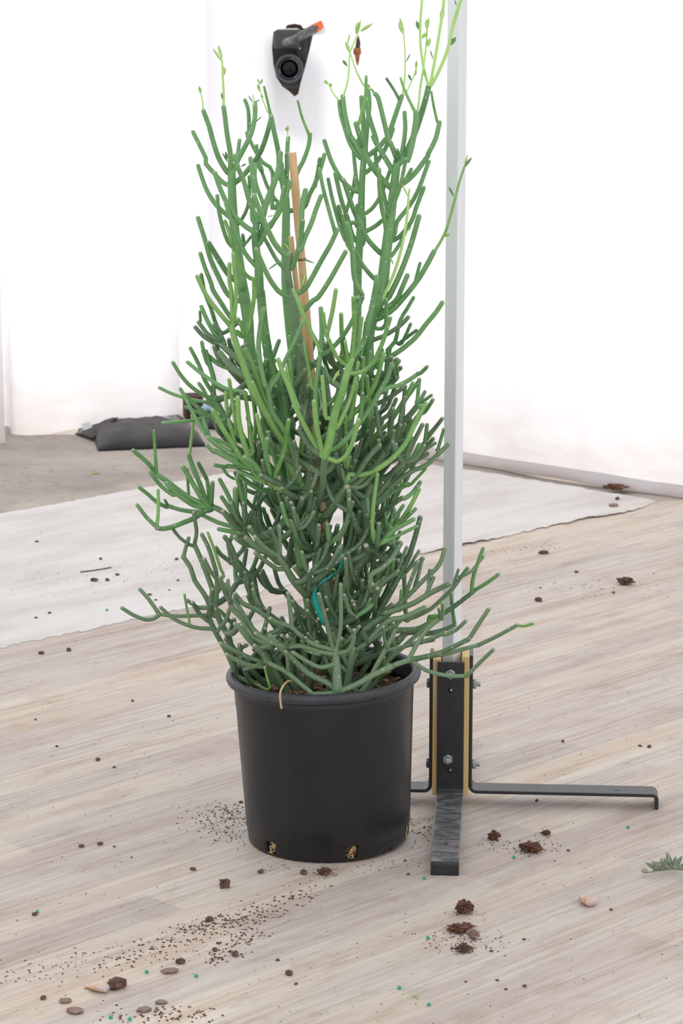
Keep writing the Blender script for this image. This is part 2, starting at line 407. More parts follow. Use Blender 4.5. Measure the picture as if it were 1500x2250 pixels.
def bits(bm, n, fn, smin, smax, flat=.5, long=1.0):
    for _ in range(n):
        p = fn()
        if p is None or any(k(p) for k in KEEP): continue
        s = random.uniform(smin, smax); rot = Matrix.Rotation(random.uniform(0, 6.28), 3, 'Z') @ Matrix.Rotation(random.uniform(-.5, .5), 3, 'X')
        vs = [bm.verts.new(p + rot @ Vector((x*s*random.uniform(.5, 1.2)*long, y*s*random.uniform(.5, 1.2), z*s*flat*random.uniform(.6, 1.2)))) for x, y, z in ((1, 0, 0), (-1, 0, 0), (0, 1, 0), (0, -1, 0), (0, 0, 1), (0, 0, -.6))]
        for f in ((0, 2, 4), (2, 1, 4), (1, 3, 4), (3, 0, 4), (2, 0, 5), (1, 2, 5), (3, 1, 5), (0, 3, 5)): bm.faces.new([vs[i] for i in f])
def onsoil():
    r = .133*math.sqrt(random.random()); a = random.uniform(0, 6.28); x, y = r*math.cos(a), r*math.sin(a)
    return TILT @ Vector((x, y, soil_z(x, y)+.001))
bm = bmesh.new(); bits(bm, 700, onsoil, .0015, .005, .5, 1.6); bits(bm, 60, onsoil, .004, .008, .3, 2.2)
tag(mesh_obj('mulch', bm, M['mulch'], soil, False), kind='stuff')
for a, z in ((17, .016), (-43, .016), (77, .016)):
    for k in range(4):
        pts = []
        for i in range(8):
            b = math.radians(a+random.uniform(-3.2, 3.2)+(i-4)*.5); pts.append(TILT @ Vector((.1245*math.sin(b), -.1245*math.cos(b), .007+.018*i/7)))
        mesh_obj('root', tube_mesh(pts, [.0006]*8, 5), M['straw'], soil)
# dry stem hanging over the rim, dry leaves on the soil
def cr(pts, step):
    """Catmull-Rom through points, resampled."""
    if len(pts) == 2: pts = [pts[0], (pts[0]+pts[1])/2, pts[1]]
    P = [pts[0]*2-pts[1]] + pts + [pts[-1]*2-pts[-2]]; out = []
    for i in range(1, len(P)-2):
        n = max(2, int((P[i+1]-P[i]).length/step))
        for k in range(n):
            t = k/n; a, b, c, d = P[i-1], P[i], P[i+1], P[i+2]
            out.append(.5*((2*b)+(c-a)*t+(2*a-5*b+4*c-d)*t*t+(3*b-a-3*c+d)*t**3))
    out.append(pts[-1]); return out
def pxy(p, d): return PY(p[0], p[1], YP-d)
dry = cr([pxy(p, d)-base for p, d in (((648, 1498), .10), ((632, 1497), .125), ((619, 1512), .152), ((615, 1530), .155), ((618, 1556), .153))], .004)
mesh_obj('dry_stem', tube_mesh(dry, [.0016]*len(dry), 6), M['straw'], pot_root)

# ------------------------------------------------------------------ the cactus, traced twig by twig
TILES = {1: (400, 80, .2), 2: (700, 0, .24), 3: (400, 360, .2), 4: (680, 300, .24), 5: (400, 620, .2), 6: (680, 620, .21333), 7: (340, 760, .2), 8: (620, 880, .25333),
         9: (280, 960, .21333), 10: (560, 1060, .22667), 11: (250, 1240, .23333), 12: (560, 1240, .22667), 13: (780, 1060, .22667), 14: (840, 1280, .23333)}
TRACES = """G main 0.0 0.03 g
30-24 T z0 12:690,1020 760,720 740,560 700,330 10:670,950 660,700 560,420 8:260,1000 230,800 240,600 5:1330,1400
24-13 T z.02-.06 5:1330,1400 1310,1000 1285,700 1250,480 1215,220 3:1180,1330 1160,1150 1185,985
22-15 T z0-.06 8:290,1050 400,970 480,860 555,755 g
18-12 T z-.02--.04 8:320,930 420,850 500,720 620,560 g
20-13 T z.0-.09 8:285,920 340,760 355,620 365,490 g
18-12 z-.0--.05 10:560,640 400,700 290,740 g
17-12 T z0-.03 8:240,960 150,960 60,900 g
16-10 8:230,850 100,830 0,760 g
18-12 T z.02-.06 10:500,1090 380,960 300,830 215,705 g
11 3:1130,1000 1020,880 930,700 870,560 790,350
10 3:1200,1150 1260,1000 1300,820 1325,630
10 3:1300,950 1340,830 1420,650 4:50,690 105,545 d-.02
11 3:1300,900 1310,660 1320,450 1355,290 d-.03
10 3:1150,1450 1060,1400 970,1280 890,1120 815,940 d.05
8 3:1140,1170 1040,1060 940,880 870,760 d-.05
10 3:1260,1430 1350,1370 4:0,1330 110,1130 190,990 255,850 d.03
10 5:1330,315 1440,200 4:80,1470 180,1320 330,1055 d.05
11 10:590,610 540,480 480,370 g
9 10:700,650 650,540 615,460 g
10 10:740,600 780,500 800,420 g
9 10:720,660 800,620 830,510 g
9 10:500,370 530,230 545,90 g
10 10:480,480 400,350 350,200 g
10 10:350,280 315,150 g
9 10:490,980 440,900 375,820 g
9 10:600,1000 570,700 g
8 10:520,1120 520,860 g
5 10:790,900 765,840 b
9 10:740,1200 780,1020 795,890 g
9 10:830,1300 835,1000 g
8 10:860,1030 885,880 875,740
8 10:950,1180 900,1080 870,930 g
10 10:210,710 100,640 0,530 g
9 10:220,680 200,560 150,450 g
9 10:240,680 235,430 g
9 10:220,840 100,760 0,680 g
10 8:0,780 90,700 150,580 g
9 8:130,570 120,450 100,360 g
8 8:320,510 220,490 150,440 g
8 8:160,440 165,370 175,280 b
8 8:165,440 178,400 190,350 b
10 10:1010,1220 1080,1110 1140,990
10 10:1150,1230 1165,1130 1185,1030 g
9 12:860,590 780,510 730,420 690,320 g
9 12:690,540 640,570 560,520 510,450 g
9 12:560,740 530,550 510,350 g
8 12:600,640 640,560 700,440 g
10 12:520,720 450,560 370,360 g
10 12:900,600 970,590 1100,560 1220,480 1330,390 g
9 12:950,580 980,500 960,390 g
G aleft -0.04 0.0 m
22-24 T z-.04--.06 12:600,880 10:480,900 420,500 5:800,1000 720,400 3:690,1500 660,1350
24-17 T z-.05--.05 3:660,1350 630,1150 590,850 560,550 548,300 545,100
10 3:530,110 530,20 1:530,1300 490,1050 470,880 455,775
6-4 y 1:455,775 455,600 445,420 440,270 415,235
10 1:510,1500 480,1470 400,1330 340,1150 300,1000 235,820
4-3 y 1:230,810 225,720 205,630 195,600
9 3:500,230 430,190 350,100 260,0 1:260,1340 190,1190 120,1050
10 3:590,200 650,150 730,60 1:800,1370 870,1250 930,1080 980,890 d.03
10 3:560,80 1:610,1360 690,1210 760,1060 800,880 800,730 d-.03
5-3 y 1:790,730 775,640
8 1:600,1420 610,1310 630,1140 d-.05
7 1:880,1480 840,1340 815,1200 d-.04
9 3:560,620 490,560 380,460 280,310 220,160 175,20
8 3:560,920 500,850 440,680 400,500 385,350 d.02
7 3:680,900 665,780 d.02
7 3:590,690 660,600 720,470 740,280 735,140 d.02
9 5:600,450 520,370 430,230 340,90 3:320,1320 250,1140 200,985
10 3:600,1500 500,1430 400,1240 310,1040 250,830 175,595
11 3:580,1280 490,1190 400,1050 290,870 d.02
8 5:450,560 380,480 320,300 250,120 3:210,1215
G center 0.0 0.0 m
22-19 T z-.0-.03 10:450,820 420,560 5:1100,1200 1010,1010 960,850 900,500 860,100 3:850,1450
20-14 T z.03-.04 3:850,1450 840,1150 805,850 820,620 830,560
10 3:790,640 770,560 790,320 770,100 1:770,1480 750,1340
10 3:830,620 800,560 740,420 680,200 620,60 1:600,1400 570,1310 d.03
10 3:810,760 760,730 650,650 540,520 430,300 360,100 d.02
9 3:830,1140 780,1090 690,980 600,760 520,560 480,430
8 3:840,1290 780,1270 700,1220 620,1080 560,920 520,760 470,630 b
6 3:690,880 780,770
8 3:860,600 900,480 830,280 800,150 1:805,1410 d-.03
14-11 3:840,640 890,520 960,340 1020,180 1060,50 1:1080,1280 d-.02
8 3:880,700 900,580 940,400
9 3:830,900 880,830 940,700 1040,580 1120,420 1190,190 d.03
9 3:960,700 1010,620 1080,450 1120,260
10 5:935,1160 870,950 840,700 865,450 895,295 z.06 d.02
9 3:800,900 840,880 870,760 890,640
8 5:960,1170 1060,1030 1130,860 1250,620 1325,430 z.06 d.03
13-11 z.03-.06 8:150,700 7:1480,1050 1390,880 1290,720 1240,460
9 5:580,1000 550,930 535,750 515,630 g
16-11 z.0--.02 5:900,1000 700,920 650,880 540,790 420,680 360,660 g
9 5:470,690 400,540 355,465 g
9 5:470,680 370,580 280,430 210,270
9 5:420,660 390,640 280,570 180,440 g
6 5:190,440 200,430 195,320
9 5:360,665 240,600 145,495 g
12 5:800,1100 660,1030 540,950 500,930 g
9 5:500,940 400,900 300,820 230,760
G back -0.1 -0.02 m
22-20 T z-.08--.1 12:780,800 10:700,800 8:300,600 5:1250,1000 3:1150,1450 1140,1000
20-14 T z-.1--.1 3:1140,1000 1140,700 1140,400 1100,150 1080,0
10 3:1100,200 1060,100 1:1060,1300 1010,1050 975,870
6-5 b 1:970,850 930,680 900,555
3 y 1:945,840 890,710 860,600 845,540
8 3:1050,440 990,490 1:990,1490 880,1380 800,1250 740,1130 710,1060
8 1:725,1110 735,960 725,800 690,700
7 3:1120,480 1050,420 950,280 880,100 830,0 1:820,1200
8 3:1140,180 1150,60 1:1150,1420 1145,1300
9 3:1150,200 1150,100 1:1160,1400 1155,1250 1165,1115
3-2 y 1:1160,1115 1155,1040 1150,1000
9 3:1200,260 1280,60 1:1330,1370 1390,1200 1405,1075
6-5 b 1:1385,1060 1320,900 1270,710
9 4:-60,660 0,530 60,400 95,205
9 4:40,460 110,260 135,165
8 4:240,900 220,830 130,500 90,300
22-18 T z-.08--.08 12:850,800 10:900,600 8:560,400 6:480,500 4:440,1250
18-10 T z-.08--.07 4:440,1250 455,1000 470,700 480,400 495,200 2:420,1400 410,1150 390,890
10 4:470,150 430,80 380,0 2:290,1250 240,1050 220,880
10 4:480,200 440,170 370,60 2:250,1200 205,1050 190,930 d-.04
5-3 y 2:225,880 265,740 280,560 290,470 350,320 380,190
4-3 y 2:190,925 130,850 90,770 55,735
10 4:500,220 540,170 620,110 690,30 2:640,1230 720,1000 760,880
6 2:735,910 680,810 620,720 m
4-3 y 2:765,880 785,720 790,500 775,290
3 y 2:800,850 850,740 890,640 895,560
9 4:490,340 540,310 2:540,1470 620,1340 680,1180 d-.03
8 4:480,715 560,670 650,540 740,300
9 4:470,510 420,500 370,470 290,390 200,230 135,40
8 4:450,500 440,470 420,330 400,120 d-.03
8 4:330,780 330,700 390,520 420,340
9 4:450,890 510,870 600,820 660,770
8 4:480,1000 500,930 500,740
9 4:440,1100 350,990 310,820 265,640
9 4:430,960 390,900 350,760 290,580 235,340
8 4:330,950 280,830 210,580 170,390
8 4:430,820 430,760 435,630
G eright -0.06 0.0 m
24-26 T z-.05--.06 12:860,780 10:950,700 8:720,600 6:600,900 600,600 640,380 4:660,1450
26-17 T z-.06--.05 4:660,1450 690,1150 720,900 745,700 770,480 800,230
10 4:790,190 740,60 2:640,1290 590,1080 545,900 515,860
6-3 2:520,870 500,840 485,815
10 4:760,320 730,260 650,130 580,0 2:530,1290 470,1100 430,930
9 2:430,1450 430,1350 450,1100 465,950 450,790 d-.03
5-3 y 2:420,790 340,640 290,490 245,390
11 4:740,460 720,450 620,340 520,190 450,30 2:400,1330 340,1130 d.03
8-6 b 2:355,1130 370,1120 410,980 430,850 435,700
12 4:810,260 860,200 2:810,1470 860,1290 890,1100 890,1030
6-4 y 2:905,1020 930,800 960,600 985,400 990,270
7-5 b 2:880,1020 820,900 770,780 750,715
12 4:810,240 840,180 2:780,1430 850,1290 920,1100 980,900 1005,790 d-.03
6 y 2:1000,780 960,620 930,400 930,200 945,0 950,-60
7 y 2:1020,770 1060,560 1110,260 1140,60 1150,-60
8 y 2:1030,780 1100,650 1180,450 1230,230 1300,0 1335,-90
10 4:790,470 870,420 960,340 1080,180 2:1000,1410 1070,1270 1105,1120
6-5 b 2:1085,1115 1050,960 1030,840
9 4:800,230 2:755,1420 790,1200 785,1030 d-.03
9 4:790,250 2:720,1420 715,1375
8 4:710,800 770,620 830,450 880,210 d.04
9 4:700,860 690,780 660,650 640,480 635,300 d.04
8 4:720,720 710,680 680,530 620,300 600,130 d-.03
8 4:830,450 860,430 930,300
10 4:680,1080 640,1060 530,940 460,800 390,640 310,400 d.03
10 4:480,1450 410,1300 385,1000 345,800 z-.02 d.02
9 4:650,1330 590,1300 480,1170 410,1030 d.02
9 4:710,970 740,960 820,920 930,780 980,640 1045,470
9 4:750,940 780,880 800,780 900,650 990,500 1090,230 d-.04
11 4:700,1500 760,1400 850,1200 930,980 1000,730
8-6 y 6:660,330 4:660,1500 730,1350 790,1200 850,980 890,750 905,560 d.04
11 6:700,380 780,330 880,260 4:970,1340 1060,1200 1140,1050
6-5 b 4:1150,1040 1240,880 1310,650 1370,420 1415,280
7 4:960,1350 1010,1160
10 6:700,350 4:790,1500 830,1420 895,1270
8 4:740,1100 820,990 880,870 d-.03
10 6:620,850 820,770 950,690 1090,570 1200,430 1300,310 1365,210
8 6:800,700 880,610 930,400 1000,280 1070,160
9 6:640,600 750,560 870,490 950,430 1015,360 g
7 6:930,640 970,590 1040,430
7 6:920,640 960,600 1100,495 g
8 6:700,480 780,440 790,180 d.03
9 6:650,800 770,960 800,800 825,690
G hfront 0.09 0.01 b
20-15 T z.09-.1 8:365,490 410,350 460,100 6:330,1150 390,920 430,800
10 8:340,470 345,440 300,250 275,10 d.03
12-10 T z.08-.08 8:330,440 300,200 290,30 6:70,1050 110,750 125,500 115,270 m
9 6:110,720 94,656 5:1420,560 1340,380 1280,230 1220,85
8 6:400,870 370,850 280,770 200,600 160,500 140,320
9 6:430,780 450,600 460,450 450,160
11 6:430,800 450,760 560,600 620,350 680,50 4:615,1285 d-.04 m
9 6:400,930 440,940 540,920 650,830 740,650 790,500 830,370
9 6:120,760 140,740 200,710 340,560 450,380 545,160 m d-.03
9 6:180,520 230,320 270,80
9 6:170,1400 150,1200 130,975
9 6:360,800 350,770 330,500 325,330 z.0
7 6:400,850 390,780 365,610
9 6:480,720 500,650 535,370 z.02
6 6:520,760 545,670 575,410 z.02
9 8:390,490 470,530 560,470 620,330 660,170 d.05
9 8:560,580 560,480 550,360 550,140 z.06
11 8:420,430 540,350 6:620,1300 720,1130 790,1010 840,850 m
9 6:330,1450 410,1400 560,1230 660,1080 720,900 760,735 d-.02
9 6:280,1500 330,1400 400,1250 470,1000 495,830
9 6:500,1450 530,1350 545,1150 m
8 6:600,1400 610,1270 590,970 z.02
7 6:530,1330 540,1230 555,780 z.03
8 6:420,1380 450,1260 485,1040
10 8:320,430 210,250 5:1250,1380 1180,1170 1110,1000 1055,850
7 5:1280,1380 1260,1330 1170,1080 1150,930
7 5:1430,1160 1420,1100 1370,850 1340,670
8 5:1230,1250 1190,900 1180,600 z.04
8 6:500,1100 560,950 600,850 625,720 z0 m
G rmid -0.02 0.0 m
24-18 T z0--.02 10:780,1250 900,980 1000,800 1080,680 8:720,1000 700,900 g
18-12 T z-.02--.03 8:700,900 760,760 800,620 860,500 g
12-9 8:555,755 570,700 580,640 640,650 760,630 800,610 z.05-.05 b
10 8:800,610 930,520 1040,410 1110,290 1180,130 1245,30 z.05 b
9 8:570,745 600,750 680,750 740,700 790,630 z.05 g
9 8:565,740 540,680 515,600 z.05 g
11 8:600,700 650,640 740,500 840,390 g
10 8:680,500 720,470 840,410 970,350 g
9 8:700,420 740,380 890,280 g
8 8:700,440 770,410 880,360 1000,300 1130,190 b
9 8:700,430 740,400 820,290 930,190 1000,90 6:1020,1130 1065,1040 b
10 8:720,920 790,860 900,720 970,600 1045,560 g
10 8:740,920 820,880 1000,700 1150,600 1250,560 1440,380 g
6 8:1090,740 1150,690 1245,590 b
9 8:780,900 840,880 960,790 1095,725
10 8:900,760 970,690 1100,560 1260,460 g
8 8:1040,620 1080,560 1190,400
8 8:1020,640 1060,510 1125,330
9 8:1090,470 1130,380 1215,210 g
8 8:1120,540 1180,470 1310,330 g
8 8:1150,500 1230,430 1325,370 g
8 8:1180,440 1250,340 1390,155
7 8:1340,440 1350,420 1400,250
8 8:1230,400 1240,340 1255,210
9 8:960,700 1000,650 1040,490
9 8:700,1000 800,980 920,930 1040,840 g
9 8:1040,850 1060,850 1130,800 1195,710
9 8:850,1240 910,1190 1030,1040 1120,900 1185,770 b z.04
8 8:1000,1080 1060,1030 1155,940
8 8:930,1080 980,1010 1050,910
9 8:900,1190 960,1130 1140,1030
7 8:860,1240 940,1200 1170,1090
8 8:800,1220 780,1100 790,900 825,640 b z.04
9 8:800,1240 790,1200 770,1050 g
8 8:790,1220 750,1130 735,860
8 8:700,950 690,930 600,800 g
9 6:760,1120 820,1080 900,1070 1020,1010 1120,940
8 6:1110,945 1150,930 1210,870
9 6:820,980 870,900 920,810 g
9 6:800,990 880,930 940,880 g
9 6:600,1300 700,1250 820,1190 960,1090 g
8 6:940,1440 960,1370 970,1200 985,1070 g
8 6:1100,1240 1110,1220 1130,1000
8 6:980,1220 1030,1150 1130,1010
12 6:850,1540 930,1470 1030,1370 1120,1260 g
7 6:1110,1260 1150,1240 1255,1165
8 6:1120,1250 1140,1220 1185,1130 g
10 6:990,1600 1080,1470 1150,1330 1195,1250
8 6:1160,1350 1200,1320 1270,1210
8 6:1200,1600 1290,1500 1365,1405 g
G jleft 0.08 0.02 b
18-13 T z.02-.08 8:200,800 100,620 7:1420,1080 1340,950 1200,700 1090,540 1020,340 5:640,820 570,600 540,480
9 5:530,480 420,350 310,210 230,80 3:165,1235
9 5:545,470 550,300 540,100 3:520,1300 520,1100
8 5:560,470 590,200 590,0 3:575,1200 560,985
9 5:590,540 620,560 665,600 720,520 770,300 3:790,1450 790,1260 d.0
8 5:665,600 660,500 610,400
11 7:1290,760 1190,520 1090,260 1000,45 d.0
11 7:1300,830 1180,650 1090,450 1070,400
9 7:1100,1150 1080,1080 1110,850 1075,520 1050,335
11 7:1240,1480 1170,1470 1060,1350 940,1220 850,1060 760,930 690,800 640,710 d.03
8 7:920,1180 900,1130 850,960 800,750 775,515
8 7:900,950 880,800 850,600 815,370
11 7:1080,1340 1030,1220 960,1000 920,800 910,570 d.03
8 7:1080,1150 1050,1060 1030,800 990,530
10 7:1260,1460 1300,1460 1370,1290 1430,1100 1470,820 d.05
9 7:1240,1490 1220,1470 1180,1260 g
10 7:1270,1460 1260,1400 1220,1200 1235,1020 m d.05
9 7:1240,1250 1210,1110 1160,950 1120,760
8 7:1360,1200 1320,1110 1230,900 1180,800 m z0
8 5:1100,1350 1060,1250 1030,1150 m z.02
G lmid 0.0 0.0 m
16-13 T z-.02--.02 8:100,830 7:1150,1200 1000,1050 900,950 780,800 690,640 670,570
10 7:660,600 640,480 5:350,1080 300,900 260,760
8 5:290,900 270,880 240,780 215,660
8 5:330,1260 330,1210 250,1080 180,900 90,725
8 5:700,1230 660,1200 500,1180 370,1110 220,1010 60,880
8 7:660,590 620,575 500,520 370,420 270,300 200,185 d.03
7 7:760,760 670,680 560,620 400,590 200,530 50,460
8 7:800,840 640,790 480,680 330,540 d.03
7 7:790,810 760,795 640,770 480,805 330,830 90,845 d.05
8 7:590,1000 500,880 400,700 330,560 280,475 z.03
11 7:1100,1320 930,1230 760,1140 650,1060 590,1005
7 7:640,780 530,750 430,710 340,670
8 7:680,680 600,610 530,480 485,415
10 7:1080,1360 930,1300 800,1230 650,1150
8 7:650,1160 640,1160 570,1090
9 7:1100,1380 1000,1340 900,1330 790,1320
8 7:800,1320 770,1330 655,1310
6 7:740,1330 800,1420 870,1460
9 7:1200,1500 1120,1470 1020,1420 910,1375
11 7:1220,1440 1160,1380 1060,1270 990,1220 d.04
8 7:900,1150 820,1100 710,1040 630,1020
10 9:1560,580 1480,560 1380,550 1260,480 1140,390 d.04
9 9:1480,500 1400,460 1270,400 1150,350
14-12 T z.0--.01 10:300,830 100,500 9:1330,1150 1200,980 1100,880 980,770 870,715 g
10 9:870,720 840,720 700,710 580,640 490,570 400,480 d.03
11 9:850,715 780,690 640,630 500,530 400,450 300,385
9 9:300,380 290,370 200,260 60,140
8 9:480,600 440,580 340,500 230,360
7-6 9:300,375 285,180 272,-60 b
10 9:850,700 800,680 720,560 640,420 570,310 d.03
10 9:850,690 810,660 740,470 680,330 630,190
6 9:630,195 7:380,1190 400,1030 420,850 405,760 b
8 9:850,690 840,650 830,520 815,430
8 9:810,430 805,415 730,270
9 9:860,705 870,560 875,470 d.03
6 9:640,640 630,590 620,450 615,330 b z-.03
9 9:870,740 840,760 700,770 550,750 420,710 d-.03
8 9:420,715 400,720 300,670 210,590 120,520
6 9:420,715 385,650
10 9:870,740 800,760 700,830 580,880 450,930 360,945 300,935 d.04
8 9:300,930 190,820 100,700
7 9:300,925 315,780 315,550 b
9 9:1180,960 1060,920 930,880 760,800 d-.02
9 9:1200,990 1050,740 970,620
10 9:1190,960 1080,890 1020,820 985,765 d.04 g
9 9:1190,990 1100,980 940,950
8 9:1040,1100 1100,970
9 9:1190,950 1110,790 1040,610 950,440
11 9:1210,960 1180,900 1120,760 1110,540 d.03
9 9:1200,960 1210,930 1280,770 g
9 9:1230,900 1220,830 1190,650 1130,430
9 9:1220,860 1210,820 1210,490
12 9:1380,1000 1310,850 1310,740 z-.02 g
8 9:1310,740 1300,740 1220,650 1180,600 g
9 9:1315,740 1330,730 1410,590 g
7 9:1310,720 1300,700 1325,600
6 9:1340,720 1350,660 1380,470
11 9:1560,1300 1500,1250 1380,1130 1260,930 g d.04
10 9:1540,1150 1480,1100 1380,960 1340,850 g
9 9:1070,1290 1050,1280 960,1210 910,1140 g
9 9:1070,1280 1080,1270 1180,1170 1225,1060 g
10 9:1130,1300 1100,1210 1050,1100 1000,1030 g
14-9 9:1300,1500 1180,1400 1070,1285 g
G kleft 0.0 0.02 g
15-10 T z.0--.01 11:1150,1060 1110,850 1080,680 1010,560 960,420 930,250 9:850,1500 760,1270 690,1110
12-10 T z.02-.02 11:1140,1000 1060,820 980,680 920,560 895,490
10 11:895,490 910,350 930,240
8 11:930,610 890,605 800,600 700,575 560,510 440,405
5 11:715,570 690,430 665,285 b
8 11:900,490 880,480 700,485 560,485 430,470
8 11:430,470 380,510 300,520 190,480 75,410
8 11:425,465 330,330 245,235
9 11:900,540 870,520 800,460 740,360
8 11:900,420 880,410 800,410 750,380 690,340
10 11:930,480 890,360 850,280 760,150 9:650,1350 570,1230
8 9:580,1220 630,1040
8 9:690,1110 710,980 680,780
7 9:680,1120 640,1110 540,1040 460,940
9 11:960,420 9:920,1450 880,1280 830,1130 765,1005
6 9:990,1440 960,1360 900,1180 825,985 b
9 11:990,240 9:940,1490 850,1380 790,1260
10 11:1340,1140 1270,1080 1220,950 1180,760 z.02
10-9 11:1430,920 1350,800 1250,690 1180,600 1140,560 z.09
10 11:1470,760 1400,740 1300,690 1220,600 1205,575 z.09
9 11:1430,920 1410,920 1280,880 1150,820 1010,745 z.09 d.03
9 11:1430,955 1410,965 1280,950 1150,900 1065,850 z.09 d.04
5 11:1465,1180 1440,1060 1420,970 b z.1
13-11 11:1500,780 1400,700 1340,650 1200,500 1110,400 1080,260 1040,190 z.08 d-.02
10 11:1350,660 1320,640 1210,460 1130,320 z.09
8 11:1090,340 1085,280 1075,150 z.08
9 11:1080,330 1040,250 1000,120 z.08
10 11:1560,600 1500,550 1350,430 1220,370 1140,280 z.07
9 11:1380,420 1370,390 1340,340 1310,240 z.07
9 11:960,620 970,630 1050,530 1090,420
9 11:1080,670 1130,520
9 11:1110,900 1180,800 1250,760 z-.02
8 11:1120,560 1000,440 960,420
G zfront 0.1 0.02 g
23-13 T z.115-.11 12:800,1250 790,1000 780,830
9 12:790,820 770,830 650,800 540,760 440,690 340,600
9 12:350,605 330,600 230,570 150,525
9 12:350,600 355,590 340,430 320,280
9 12:780,960 750,970 640,1000 520,950 370,855 d.02
9 12:790,880 800,860 900,840 950,760 960,640
7 12:955,660 930,650 895,600
8 12:785,830 790,800 830,600 830,200
9 12:775,830 750,800 700,600 620,290
10 12:780,870 650,850 440,790 300,800 150,750 10,670
9 12:640,870 550,850 480,820 460,750
7 12:465,770 470,760 490,710
8 12:320,820 300,720 260,690
8 12:380,740 340,720 315,700
10 12:560,1260 540,1240 430,1150 300,1040 160,970 110,940 z.12-.11
10 12:120,950 110,940 60,850 0,790
7 12:320,1040 315,920 300,850
12 12:780,1210 700,1150 520,1060 380,930 290,850 150,700 z.11-.09
13-11 12:830,1240 860,1220 1000,1160 1150,1070 1350,980 14:0,820 130,770 270,725 z.115-.1
10 14:270,728 400,700 550,660 700,590 815,530 d.03
9 14:815,530 900,400 1000,250 d.02
9 14:420,697 600,670 780,620 900,590 d-.02
8 14:900,590 1050,520 1180,450 1270,400
6 14:1265,402 1330,410 1420,385 b
8 14:270,730 380,810 480,850 640,880 790,880 d.05
8 14:790,880 900,770 1045,630
9 14:250,725 320,590 430,430 560,330 d-.02
7 14:560,340 565,290 565,190 b
6 14:540,350 540,300 525,240
11-9 12:1010,1260 1100,1130 1200,940 1250,850 1330,700 1380,560 z.1-.06
8 12:1250,850 14:50,635 180,610 320,570 480,540
9 14:280,585 430,540 590,470
8 14:570,490 610,485 700,440 785,360
7 14:50,630 20,540 10,420
G rlow 0.02 0.0 g
22-14 T z-.04--.04 12:850,1000 1200,850 1330,780 1420,700 14:130,570 220,470
12-9 14:220,470 300,465 420,480 560,450 680,400 z-.04
7 14:680,395 660,250 645,110 m
13-9 T z.03-.06 12:800,900 850,900 1000,820 1200,680 1330,600 14:100,420 200,330 z.05
11 12:1100,740 14:50,365 180,335 300,285 400,235
11 12:1050,650 1250,500 14:0,300 150,250 300,190 450,100 630,10 z.06
9 14:0,800 100,690 250,560 380,440 500,310 z.04
13-11 T z.02-.02 12:1000,900 1150,600 13:240,1240 330,1090 430,900 510,740 560,600 600,460 630,340
8 13:410,900 420,830 500,630
13-9 12:1330,780 14:110,460 350,430 570,290 680,220 860,80 z-.02
8 13:1140,1060 1150,1050 1280,970 1390,890 m
8 13:1140,1060 1130,1040 1150,900 1240,640 m
9-8 13:500,1330 710,1240 850,1120 960,1010 1030,910 z.0
7 13:1020,915 1030,910 1130,860 1200,770 1240,720
6 13:940,1040 1000,845
8 13:1010,930 1030,910 1090,830
10-9 13:250,1350 380,1220 520,1090 650,960 740,870
9 13:740,880 750,870 820,790 870,640
8 13:570,1050 570,1040 610,900 650,735
8 13:500,1110 500,1060 560,900 610,770
8 13:450,920 480,880 560,800 660,740
6 13:470,890 490,870 620,660
8 13:730,1080 710,1060 725,850
8 13:680,1110 690,1080 760,920
9 13:520,1340 490,1250 480,1050 475,860
11 13:150,900 230,850 340,760 440,590
9 13:150,1040 240,960 390,890
9 13:170,1060 250,990 410,860
14-10 T z-.02--.02 13:20,1150 140,950 180,780 160,680 150,600 130,400 110,160
9 13:150,700 160,700 230,690 290,620
8 13:270,640 280,600 280,510
9 13:120,760 100,700 90,550
10 13:170,640 170,600 150,460
8 13:430,1240 440,1190 450,1050 b
8 13:720,1300 840,1290 845,1170 b"""
LEAVES = """5 1:435,240 395,95
4 1:425,265 335,130
7 1:450,430 465,335
5 1:205,630 185,545
2 1:440,690 428,610 m
3 1:855,530 825,465
4 1:865,520 880,465
5 1:850,600 830,525
4 1:885,690 870,640
2 1:770,720 728,650 m
2 1:815,715 850,700 m
3 1:500,1380 440,1280 m
4 1:495,1350 475,1265 m
3 1:650,1430 705,1400 m
3 1:1150,1040 1135,1000
4 1:1155,1050 1162,980
2 1:815,935 875,880 m
8 2:345,310 365,200
3 2:355,315 385,185
6 2:385,285 495,215
3 2:265,400 285,310
6 2:285,485 245,380
5 2:260,605 218,550 m
5 2:75,770 55,735
5 2:105,805 110,760
8 2:775,310 735,195
4 2:770,260 740,160
2 2:800,565 840,490 m
4 2:845,735 820,680 m
4 2:885,690 890,630
4 2:890,625 895,555
6 2:915,270 895,190 m
6 2:990,270 985,175
4 2:1000,250 1005,160
6 2:945,350 985,300
6 2:1000,425 1020,345
7 2:1210,410 1255,340 m
8 2:1120,200 1140,60
5 2:960,690 975,640
2 2:1045,540 1020,455 m
2 2:1260,50 1245,0 m
3 4:1415,280 1450,160
5 4:1420,280 1485,190 m
4 4:1318,545 1272,460 m
5 4:1240,915 1285,895
3 4:900,550 850,440
3 4:905,560 915,465
3 4:890,870 935,830
3 4:765,1170 735,1105
3 3:900,520 960,450
2 3:940,580 1010,570
3 3:1180,950 1120,870
4 3:1190,930 1170,830
3 3:1300,1040 1455,1095 m
6 3:1320,1350 1360,1180
3 3:950,1160 1100,1060 m
5 6:210,1040 150,840 m
6 6:240,1030 310,900"""
random.seed(11)
def parse_pts(tokens, tile=None):
    out = []
    for t in tokens:
        if ':' in t: k, t = t.split(':'); tile = int(k)
        if not t: continue
        u, v = t.split(','); ox, oy, s = TILES[tile]; out.append((ox+float(u)*s, oy+float(v)*s))
    return out
polys = []          # dicts: samples [(x,y,depth)], stem object, group
stems = []; twigs = []
gname = None
